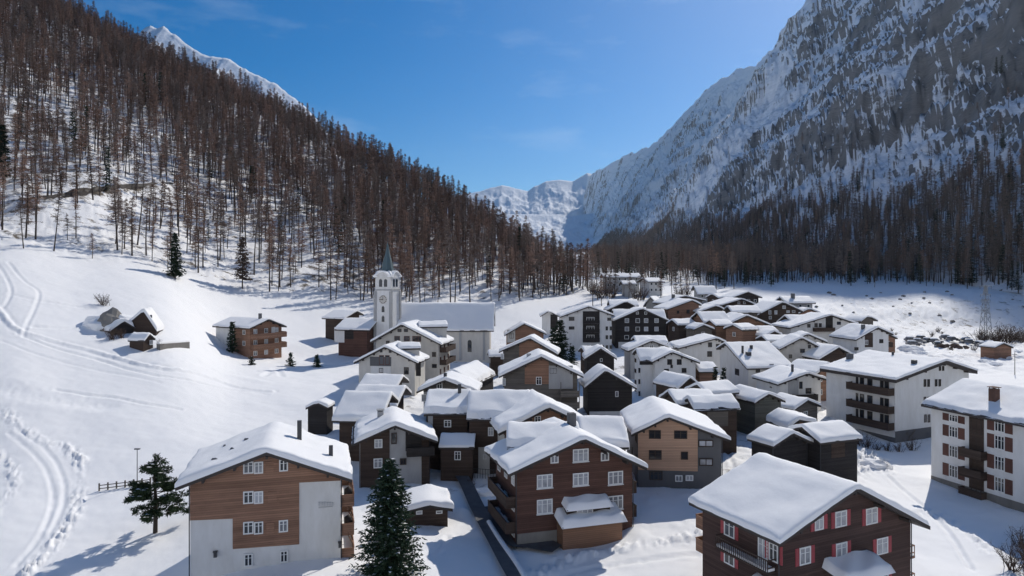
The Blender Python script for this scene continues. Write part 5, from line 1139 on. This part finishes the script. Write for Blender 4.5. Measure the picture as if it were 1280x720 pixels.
# curved gable tops on the four sides
for q in range(4):
    mb=MB(); pr=[(-s-.3,zt-.5)]+[(-s-.3+(2*s+.6)*k/12, zt-.3+1.35*math.sin(math.pi*k/12)**1.6) for k in range(13)]+[(s+.3,zt-.5)]
    a=R(90*q); f=lambda p,b:(p[0]*math.cos(a)-b*math.sin(a)*-1*-1, p[0]*math.sin(a)+b*math.cos(a),p[1])
    mb.prism(pr,f,-s-.3,-s+.3+.004*q); o=mb.build('gable',M['stucco_white'],T)
    mb=MB(); pr2=[(p[0]*1.06,p[1]+.02) for p in pr[1:-1]]; pr2=pr2+[(p[0],p[1]+.38) for p in reversed(pr2)]
    mb.prism(pr2,f,-s-.5,-s+.75+.004*q); mb.build('gable_snow',M['roofsnow'],o)
    for sx in (-.75,.75):
        m2=MB(); w=.48; pts=[(sx-w,zc+1.0),(sx+w,zc+1.0),(sx+w,zc+2.6)]+[(sx+w*math.cos(R(t)),zc+2.6+w*math.sin(R(t))) for t in (30,60,90,120,150)]+[(sx-w,zc+2.6)]
        m2.prism(pts,f,-s-.04,-s+.02); m2.build('belfry_opening',M['glass'],T)
    if q in (0,3):
        m2=MB(); c0=Z(374); pts=[(1.15*math.cos(R(15*k)),c0+1.15*math.sin(R(15*k))) for k in range(24)]; m2.prism(pts,f,-s-.06,-s+.02); cl=m2.build('clock_face',M['stucco_cream'],T)
        m2=MB()
        for k in range(12):
            t=R(30*k); m2.prism([(1.0*math.cos(t)+dx,c0+1.0*math.sin(t)+dz) for dx,dz in ((-.11,-.11),(.11,-.11),(.11,.11),(-.11,.11))],f,-s-.1,-s-.055)
        m2.build('hour_mark',M['frame_dark'],cl)
        m2=MB(); m2.prism([(-.07,c0-.2),(.07,c0-.2),(.05,c0+1.05),(-.05,c0+1.05)],f,-s-.13,-s-.1); m2.prism([(-.75,c0-.1),(.1,c0-.08),(.1,c0+.08),(-.75,c0+.06)],f,-s-.16,-s-.131); m2.build('clock_hand',M['frame_dark'],cl)
        for py in (386,398):
            m2=MB(); z=Z(py); m2.prism([(-.42,z-.8),(.42,z-.8),(.42,z+.5),(0,z+.95),(-.42,z+.5)],f,-s-.04,-s+.02); m2.build('window',M['glass'],T)
zs=zt+.6; top=Z(303); mb=MB(); n=8; rings=[(2.1,zs-.4),(1.75,zs+.9),(1.4,zs+2.6),(.7,zs+(top-zs)*.62),(.06,top)]
vs=[(r_*math.cos(2*math.pi*(k+.5)/n),r_*math.sin(2*math.pi*(k+.5)/n),z_) for r_,z_ in rings for k in range(n)]
mb.add(vs,[(i*n+k,i*n+(k+1)%n,(i+1)*n+(k+1)%n,(i+1)*n+k) for i in range(len(rings)-1) for k in range(n)]); mb.build('spire',M['copper'],T)
mb=MB(); mb.box(-.05,.05,-.05,.05,top-.1,top+1.4); mb.box(-.4,.4,-.045,.045,top+.85,top+.95); mb.build('cross',M['metal'],T)
mb=MB(); mb.add([(-s-.35,-s-.35,zt+.35),(s+.35,-s-.35,zt+.35),(s+.35,s+.35,zt+.35),(-s-.35,s+.35,zt+.35),(-1.2,-1.2,zt+1.5),(1.2,-1.2,zt+1.5),(1.2,1.2,zt+1.5),(-1.2,1.2,zt+1.5)],[(0,1,5,4),(1,2,6,5),(2,3,7,6),(3,0,4,7),(4,5,6,7)]); mb.build('tower_snow',M['roofsnow'],T)
h=House('church','long white church nave with one huge blue shaded snow roof','church',(501.5,378),190,yaw=90,length=26,w=(7,7.4),drop=(6.6,7.0),wall='stucco_cream',t=.35,oh=(.6,.4,1.2),chim=[],ground_z=float(ground(-14,182))-.5,seed=5)
h.slab('b',h.xl,h.xr,h.er,h.er+.01,'timber_brown','gable_boarding',.02)
h.cladf([(h.xl+.3,h.er+.1),(h.xr-.3,h.er+.1)],'timber_orange',.05,'b','gable_boarding')
for x in (574,603.5): h.slabpx('r',(x,414,x+2.6,450),'stucco_grey','pilaster',.25)
for x in (584.5,):
    u0,u1,z0,z1=h.rect('r',(x,425,x+5,440)); mb=MB(); c=(u0+u1)/2; w=(u1-u0)/2; pts=[(c-w,z0),(c+w,z0)]+[(c+w*math.cos(R(t)),z1-w+w*math.sin(R(t))) for t in (0,30,60,90,120,150,180)]
    mb.prism(pts,lambda p,a:h.fp('r',p[0],a,p[1]),-.02,.06); h.fin(mb,'window',M['glass'])
for x in (520,536,552):
    h.winpx('r',(x,425,x+5,440),fr='frame_dark',gl='glass')

# more small roofs glimpsed between the others
GX='small snow roofs glimpsed between bigger houses'
for A,D,yaw,ln,w,dr,wl,lab in [((727,432),160,80,5,3,1.1,'timber_dark','low dark shed right of the small slim spruce'),
  ((916,404),178,60,6,3.2,1.2,'timber_brown','little brown barn just below the orange timber chalet'),
  ((968,412),176,-20,5,3,1.2,'timber_dark','little dark barn behind the pale double roofed house'),
  ((944,407),182,85,5,3,1.1,'timber_black','low black shed beside the orange chalet corner'),
  ((1012,384),226,-10,7,4,1.6,'timber_brown','brown barn in front of the stout chimney house'),
  ((1030,398),206,82,6,3.2,1.2,'timber_grey','grey lean barn behind the wide balcony house'),
  ((840,398),196,75,6,3.4,1.3,'timber_dark','dark barn in the lane below the brown house'),
  ((880,404),182,-15,5,3,1.2,'timber_grey','grey barn between the lavender house and the sideways brown chalet'),
  ((1010,497),118,-30,6,3.6,1.3,'timber_grey','grey shed between the outside stair house and the hump roof'),
  ((965,377),240,80,7,3.6,1.4,'timber_black','black barn touching the large dark chalet from behind'),
  ((890,366),268,70,8,4,1.5,'timber_dark','dark barn directly below the far blue roof'),
  ((818,389),222,-8,7,3.8,1.5,'timber_grey','grey gable just right of the black hotel roof'),
  ((610,437),168,84,5,3,1.0,'timber_dark','flat dark shed below the church nave end'),
  ((1112,416),190,-25,6,3.4,1.2,'timber_brown','brown shed against the square chimney house')]:
    hh=House('barn',lab,'barn',A,D,yaw=yaw,length=ln,w=w,drop=dr,wall=wl,t=.6,oh=(.4,.5,.3),group=GX,purlins=False); hh.autow('f',1,1,gl='glass')
# ------------------------------------------------------------------ small things
def post(name,px,py,H,r,label,cat,D=None,mat='metal',head=None):
    p=hit(px,py) if D is None else Vector(((px-CX)/F*D,D,float(ground((px-CX)/F*D,D))))
    root=empty(name,p); tag(root,label,cat); mb=MB(); mb.tube([(0,0,-.4),(0,0,H)],[r,r*.7],8); mb.build('pole',M[mat],root)
    return root
t=post('street_lamp',171.5,604,4.4,.06,'thin street lamp on the snow behind the pine','lamp'); mb=MB(); mb.box(-.35,.35,-.14,.14,4.4,4.52); mb.build('lamp_head',M['metal'],t)
# wooden fence beside the pine
a,b=hit(124,615),hit(188,607); fe=empty('wooden_fence',a); tag(fe,'low wooden fence half sunk in snow beside the pine','fence'); d=b-a; n=6
for k in range(n+1):
    q=d*(k/n); q.z=float(ground(a.x+q.x,a.y+q.y))-a.z; mb=MB(); mb.box(q.x-.07,q.x+.07,q.y-.07,q.y+.07,q.z-.4,q.z+1.0); mb.build('fence_post',M['timber_grey'],fe)
mb=MB()
for zz in (.35,.75): mb.tube([tuple(d*(k/n)+Vector((0,-.09,zz+float(ground(a.x+d.x*k/n,a.y+d.y*k/n))-a.z-d.z*k/n))) for k in range(n+1)],.06,5)
mb.build('fence_rail',M['timber_grey'],fe)
# courtyard fence
a,b=hit(574,596),hit(620,601); fe=empty('courtyard_fence',a); tag(fe,'thin dark railing along the shaded courtyard','fence'); d=b-a; n=14; mb=MB()
for k in range(n+1):
    q=d*(k/n); mb.box(q.x-.03,q.x+.03,q.y-.03,q.y+.03,-.3,1.3)
mb.build('fence_post',M['metal'],fe); fe.children[0]['kind']='stuff'
mb=MB(); mb.tube([(0,0,1.25),(d.x,d.y,1.25)],.03,5); mb.build('fence_rail',M['metal'],fe)
# dark paved alley
pts=smooth_line([hit(*p,40) for p in ((574,596),(583,612),(592,632),(603,655),(618,682),(634,712),(650,740))],8)
V=[];n=len(pts)
for i,p in enumerate(pts):
    t=(Vector(pts[min(i+1,n-1)])-Vector(pts[max(i-1,0)])); t=Vector((t.x,t.y,0)).normalized(); s=Vector((t.y,-t.x,0))
    for k,w in enumerate((-.9,-.5,0,.4,.8)):
        q=Vector((p[0],p[1],0))+s*w; V.append((q.x,q.y,float(ground(q.x,q.y))+.62))
o=link('alley_path',np_mesh('alley_path',np.array(V),[grid_faces(n,5)],M['asphalt'],True)); tag(o,kind='structure')
# trodden dark yard between the alley and the dark chalet
yp=[(600,640),(628,636),(655,640),(680,676),(702,688),(690,697),(660,692),(640,690),(622,680),(608,660)]
V=[];cq=Vector((0,0,0))
for p in yp: q=hit(*p,40); V.append(q); cq+=q
cq/=len(V); n=len(V); rings=[1,.8,.55,.3]; VV=[]
for r_ in rings:
    for q in V: x=cq.x+(q.x-cq.x)*r_; y=cq.y+(q.y-cq.y)*r_; VV.append((x,y,float(ground(x,y))+.5))
VV.append((cq.x,cq.y,float(ground(cq.x,cq.y))+.5)); nn=len(VV)-1
fs=[(i*n+k,i*n+(k+1)%n,(i+1)*n+(k+1)%n,(i+1)*n+k) for i in range(3) for k in range(n)]
o=link('yard_paving',np_mesh('yard_paving',np.array(VV),[np.array(fs),np.array([(3*n+k,3*n+(k+1)%n,nn) for k in range(n)])],M['asphalt'],True)); tag(o,kind='structure')
# low wall with a snow cap along the alley
q=smooth_line([hit(*p,40) for p in ((611,660),(626,685),(646,714),(660,738))],6); a=Vector((*q[0],float(ground(*q[0])))); w=empty('alley_wall',a); tag(w,'low wall capped with snow along the dark alley','wall')
P=[Vector((p[0]-a.x,p[1]-a.y,float(ground(p[0],p[1]))-a.z)) for p in q]
mb=MB(); mb.tube([tuple(p+Vector((0,0,.2))) for p in P],[.33]*len(P),4); mb.build('wall',M['stone'],w); mb=MB(); mb.tube([tuple(p+Vector((0,0,.55))) for p in P],[.3]*len(P),8); mb.build('snow_cap',M['roofsnow'],w)
# power pylon
p=Vector(((1232-CX)/F*236,236,0)); p.z=float(ground(p.x,p.y)); py=empty('power_pylon',p,R(20)); tag(py,'grey lattice power pylon above the bare bushes','pylon'); Hh=19.5
mb=MB(); lv=[0,3,6,9,12,15,Hh]; wd=lambda z:1.25*(1-z/Hh)+.28
for sx in(-1,1):
    for sy in(-1,1): mb.tube([(sx*1.53,sy*1.53,-1),(sx*.28,sy*.28,Hh)],.10,4)
for z0,z1 in zip(lv[:-1],lv[1:]):
    a,b=wd(z0),wd(z1)
    for s in(-1,1):
        mb.tube([(-a,s*a,z0),(b,s*b,z1)],.05,4); mb.tube([(a,s*a,z0),(-b,s*b,z1)],.05,4); mb.tube([(s*a,-a,z0),(s*b,b,z1)],.05,4); mb.tube([(s*a,a,z0),(s*b,-b,z1)],.05,4)
mb.build('mast',M['pylon'],py)
for z,l in ((Hh-.4,3.0),(Hh-3.4,2.6),(Hh-5.2,2.4)):
    mb=MB(); mb.box(-l,l,-.09,.09,z-.1,z+.1); c=mb.build('crossarm',M['pylon'],py)
    for sx in (-1,1):
        m2=MB(); m2.tube([(sx*l*.92,0,z-.1),(sx*l*.92,0,z-.9)],.07,6); m2.build('insulator',M['frame_dark'],c)
t=post('utility_pole',1268.5,0,5.5,.09,'thin pole in the white lot beyond the right flats','pole',D=170,mat='timber_grey'); mb=MB(); mb.box(-.6,.6,-.05,.05,4.9,5.0); mb.build('crossarm',M['timber_grey'],t)
t=post('marker_post',374,0,1.6,.05,'short pole on the snow above the big left chalet roof','pole',D=100,mat='timber_grey'); t=post('marker_post',325,0,2.0,.05,'thin marker post on the snow left of the tiny dark hut','pole',D=100,mat='timber_grey')
# parked cars
def car_mesh():
    root=empty('parked_car',(0,0,0)); L,W=2.1,.86
    prof=[(-L,.35),(L,.35),(L,.75),(L*.93,.88),(1.05,.98),(.45,1.42),(-1.15,1.45),(-1.75,1.0),(-L,.95)]
    mb=MB(); mb.prism(prof,lambda p,a:(p[0],a,p[1]),-W,W); b=mb.build('body',M['car'],root)
    for s in(-1,1):
        m2=MB(); m2.prism([(-1.5,1.0),(.85,1.0),(.38,1.36),(-1.1,1.38)],lambda p,a:(p[0],a,p[1]),s*W-.012,s*W+.012); m2.build('side_window',M['glass'],root)
    m2=MB(); m2.add([(1.06,-.7,1.0),(1.06,.7,1.0),(.5,.66,1.4),(.5,-.66,1.4)],[(0,1,2,3)]); m2.build('windscreen',M['glass'],root)
    for sx in(-1.3,1.3):
        for sy in(-1,1):
            m3=MB(); m3.tube([(sx,sy*W-.1*sy,.33),(sx,sy*W+.05*sy,.33)],.33,14); m3.build('wheel',M['metal'],root)
    us=np.linspace(-1.7,.6,10); vs=np.linspace(-.84,.84,8); V=[]
    for v in vs:
        for u in us:
            e=min((u+1.7)/.4,(.6-u)/.4,(.84-abs(v))/.3,1); V.append((u,v,1.40+.32*math.sqrt(max(0,1-(1-e)**2))))
    link('snow_cover',np_mesh('snow_cover',np.array(V),[grid_faces(8,10)],M['roofsnow'],True),root)
    return root
M['car']=plain('car_paint',(.16,.16,.17),.35,.5,.9)
proto=car_mesh(); first=True
cars=[(1139,226,10),(1149,222,-30),(1152,231,20),(1161,226,15),(1170,224,-20),(1183,236,5),(1190,232,25),(1206,231,170),(1209,226,160),(1226,222,12),(1232,219,-8),(1238,223,10),(1172,217,60),(1142,216,-10)]
for i,(px,D,rz) in enumerate(cars):
    x=(px-CX)/F*D; c=proto if i==0 else copy_tree(proto)
    c.location=(x,D,float(ground(x,D))+.25); c.rotation_euler=(0,0,R(rz))
    tag(c,'dark snow covered car on the open lot '+('left of' if px<1180 else 'near the shed right of')+' the brush heaps','car','cars on the open lot '+('left' if px<1180 else 'right'))
for px,py,rz,l in ((841,424,40,'snow covered car between the black hotel and the lavender house'),(836,429,10,'car with a rounded snow cap below the brown house')):
    x=(px-CX)/F*178; c=copy_tree(proto); c.location=(x,178+(px-836),float(ground(x,178))+2.2); c.rotation_euler=(0,0,R(rz)); tag(c,l,'car'); del c['group']
# brush and wood heaps on the lot, boulders on the embankment
def blob_mesh(name,seed,mat,n=3):
    bm=bmesh.new(); bmesh.ops.create_icosphere(bm,subdivisions=n,radius=1); r=np.random.default_rng(seed); o=r.uniform(0,50,3)
    for v in bm.verts:
        c=v.co; k=float(fbm(c.x*1.3+o[0],c.y*1.3+c.z*1.1+o[1],3,seed)); v.co=c*(1+.55*k)
    me=bpy.data.meshes.new(name); bm.to_mesh(me); bm.free(); me.materials.append(M[mat]); return me
BL=[blob_mesh('boulder',600+i,'stone') for i in range(3)]; BH=[blob_mesh('brush_heap',620+i,'shrub') for i in range(2)]
for i,(px,D,s) in enumerate([(1177,214,1.3),(1184,215,1.1),(1193,215,1.6),(1199,213,1.0),(1207,214,.9)]):
    x=(px-CX)/F*D; o=link('brush_heap',BH[i%2]); o.location=(x,D,float(ground(x,D))+.5); o.scale=(s,s,s*.65); o.rotation_euler=(0,0,i*1.3); tag(o,'dark brown heap among the parked cars on the open lot','heap','brush heaps on the open lot')
for i in range(26):
    px=random.uniform(1000,1290); D=random.uniform(268,318); x=(px-CX)/F*D; s=random.uniform(.3,.9); o=link('boulder',BL[i%3]); o.location=(x,D,float(ground(x,D))+.2); o.scale=(s*1.4,s,s*.7); o.rotation_euler=(0,0,i); tag(o,'grey boulder poking out of the blue shaded embankment snow','boulder','boulders on the shaded embankment')
o=link('boulder',BL[0]); o.location=hit(141,411); o.scale=(3.4,2.6,3.6); tag(o,'big dark boulder beside the tall weathered hut','boulder')
for i,(px,D) in enumerate([(1062,112),(1072,111),(1084,110),(1096,109),(1110,109),(1124,109),(1140,110)]): shrub(px,0,random.uniform(.7,1.2),'dark garden bush along the wall under the long balconies','garden bushes under the long balconies',D)
o=link('snow_heap',blob_mesh('snow_heap',650,'roofsnow')); x=(1140-CX)/F*205; o.location=(x,205,float(ground(x,205))); o.scale=(4,3,1.8); tag(o,'rounded snow heap at the near end of the open lot','snow heap')
for px,py,s,l in ((1093,584,1.6,'lumpy snow heap beside the twin dark barns'),(612,618,1.3,'bright snow heap at the courtyard corner'),(137,408,3.6,'big snow mound left of the tall weathered hut')):
    o=link('snow_heap',blob_mesh('snow_heap',int(px),'roofsnow')); o.location=hit(px,py); o.scale=(s*1.5,s,s*.7); tag(o,l,'snow heap')

# dark rock ledge across the left slope
led=smooth_line([hit(*p,150) for p in ((30,258),(70,255),(110,248),(160,241),(215,233))],10); n=len(led); V=[]
for i,p in enumerate(led):
    g=float(ground(p[0],p[1])); t_=math.sin(math.pi*(i+.5)/n)**.5; hgt=(1.2+2.4*t_)*(1+.35*float(fbm(i/3.,.5,3,661)))
    for dy,dz in ((-1.6,-.6),(-1.2,hgt*.55),(-.7,hgt),(.8,hgt+.15),(2.5,-.3)): V.append((p[0]+.4*float(fbm(i/2.,dy,2,663)),p[1]+dy+.7*float(fbm(i/2.,dy*1.3,2,662)),g+dz))
o=link('rock_ledge',np_mesh('rock_ledge',np.array(V),[grid_faces(n,5)],M['fascia'])); tag(o,'long dark rock ledge crossing the larch slope at mid height','rock ledge')
# ploughed heaps and scrub on the open lot
for i in range(9):
    px=random.uniform(1115,1275); D=random.uniform(182,212); x=(px-CX)/F*D; s=random.uniform(.7,1.5); o=link('snow_heap',bpy.data.meshes['snow_heap']); o.location=(x,D,float(ground(x,D))); o.scale=(s*2,s*1.2,s*.6); o.rotation_euler=(0,0,i); tag(o,'low ploughed snow heap scattered over the white open lot','snow heap','ploughed heaps on the open lot')
for i in range(12):
    px=random.uniform(1100,1240); D=random.uniform(205,262); shrub(px,0,random.uniform(.6,1.3),'small bare scrub between the parked cars and the embankment','scrub on the open lot',D)

# ------------------------------------------------------------------ air, sky, sun, camera
SUN_EL,SUN_AZ=38.0,35.0     # azimuth measured to the right of the view direction
w=bpy.data.worlds.new('World'); S.world=w; w.use_nodes=True; nt=w.node_tree; bg=nt.nodes['Background']
sk=nt.nodes.new('ShaderNodeTexSky'); sk.sky_type='NISHITA'; sk.sun_disc=False; sk.sun_elevation=R(SUN_EL); sk.sun_rotation=R(SUN_AZ); sk.altitude=1600; sk.air_density=1.0; sk.dust_density=1.2; sk.ozone_density=3.4
hs=nt.nodes.new('ShaderNodeHueSaturation'); hs.inputs['Saturation'].default_value=1.5; nt.links.new(sk.outputs[0],hs.inputs['Color']); tc=nt.nodes.new('ShaderNodeTexCoord'); mp=nt.nodes.new('ShaderNodeMapping'); mp.inputs['Scale'].default_value=(3.2,3.2,11); mp.inputs['Rotation'].default_value=(0,R(-14),0); nt.links.new(tc.outputs['Generated'],mp.inputs['Vector'])
cn=nt.nodes.new('ShaderNodeTexNoise'); cn.inputs['Scale'].default_value=1.3; cn.inputs['Detail'].default_value=7; cn.inputs['Roughness'].default_value=.55; nt.links.new(mp.outputs[0],cn.inputs['Vector'])
cr=nt.nodes.new('ShaderNodeMapRange'); cr.inputs['From Min'].default_value=.56; cr.inputs['From Max'].default_value=.80; cr.inputs['To Max'].default_value=.22; nt.links.new(cn.outputs['Fac'],cr.inputs['Value'])
cm=nt.nodes.new('ShaderNodeMix'); cm.data_type='RGBA'; nt.links.new(cr.outputs[0],cm.inputs['Factor']); nt.links.new(hs.outputs[0],cm.inputs['A']); cm.inputs['B'].default_value=(9,10,11,1); nt.links.new(cm.outputs['Result'],bg.inputs['Color']); bg.inputs['Strength'].default_value=.068
sl=bpy.data.lights.new('sun','SUN'); sl.energy=2.55; sl.angle=R(.53); sl.color=(1,.955,.88); so=bpy.data.objects.new('sun',sl); COL.objects.link(so)
sd=Vector((math.sin(R(SUN_AZ))*math.cos(R(SUN_EL)),math.cos(R(SUN_AZ))*math.cos(R(SUN_EL)),math.sin(R(SUN_EL)))); so.rotation_euler=sd.to_track_quat('Z','Y').to_euler()
HAZE=True
if HAZE:
    mb=MB(); mb.box(-2600,2600,-1700,9000,-12,1650); hz=mb.build('haze',[]); m=bpy.data.materials.new('haze_air'); m.use_nodes=True; nt=m.node_tree
    for n in list(nt.nodes):
        if n.type!='OUTPUT_MATERIAL': nt.nodes.remove(n)
    pv=nt.nodes.new('ShaderNodeVolumePrincipled'); pv.inputs['Color'].default_value=(.72,.85,1,1); pv.inputs['Density'].default_value=.000028; pv.inputs['Anisotropy'].default_value=.6
    nt.links.new(pv.outputs[0],[n for n in nt.nodes if n.type=='OUTPUT_MATERIAL'][0].inputs['Volume']); hz.data.materials.append(m); tag(hz,kind='stuff')
cam=bpy.data.cameras.new('camera'); cam.sensor_width=36; cam.lens=F/1280*36; cam.shift_y=-15/1280; cam.clip_start=.5; cam.clip_end=30000
co=bpy.data.objects.new('camera',cam); COL.objects.link(co); co.location=(0,0,CZ); co.rotation_euler=(R(90),0,0); S.camera=co
S.view_settings.view_transform='Standard'; S.view_settings.look='None'; S.view_settings.exposure=.48; S.view_settings.gamma=1
S.render.engine='CYCLES'; S.cycles.max_bounces=6; S.cycles.diffuse_bounces=4; S.cycles.volume_bounces=0; S.cycles.transparent_max_bounces=8; S.cycles.use_denoising=True
S.cycles.use_adaptive_sampling=True; S.cycles.adaptive_threshold=.02
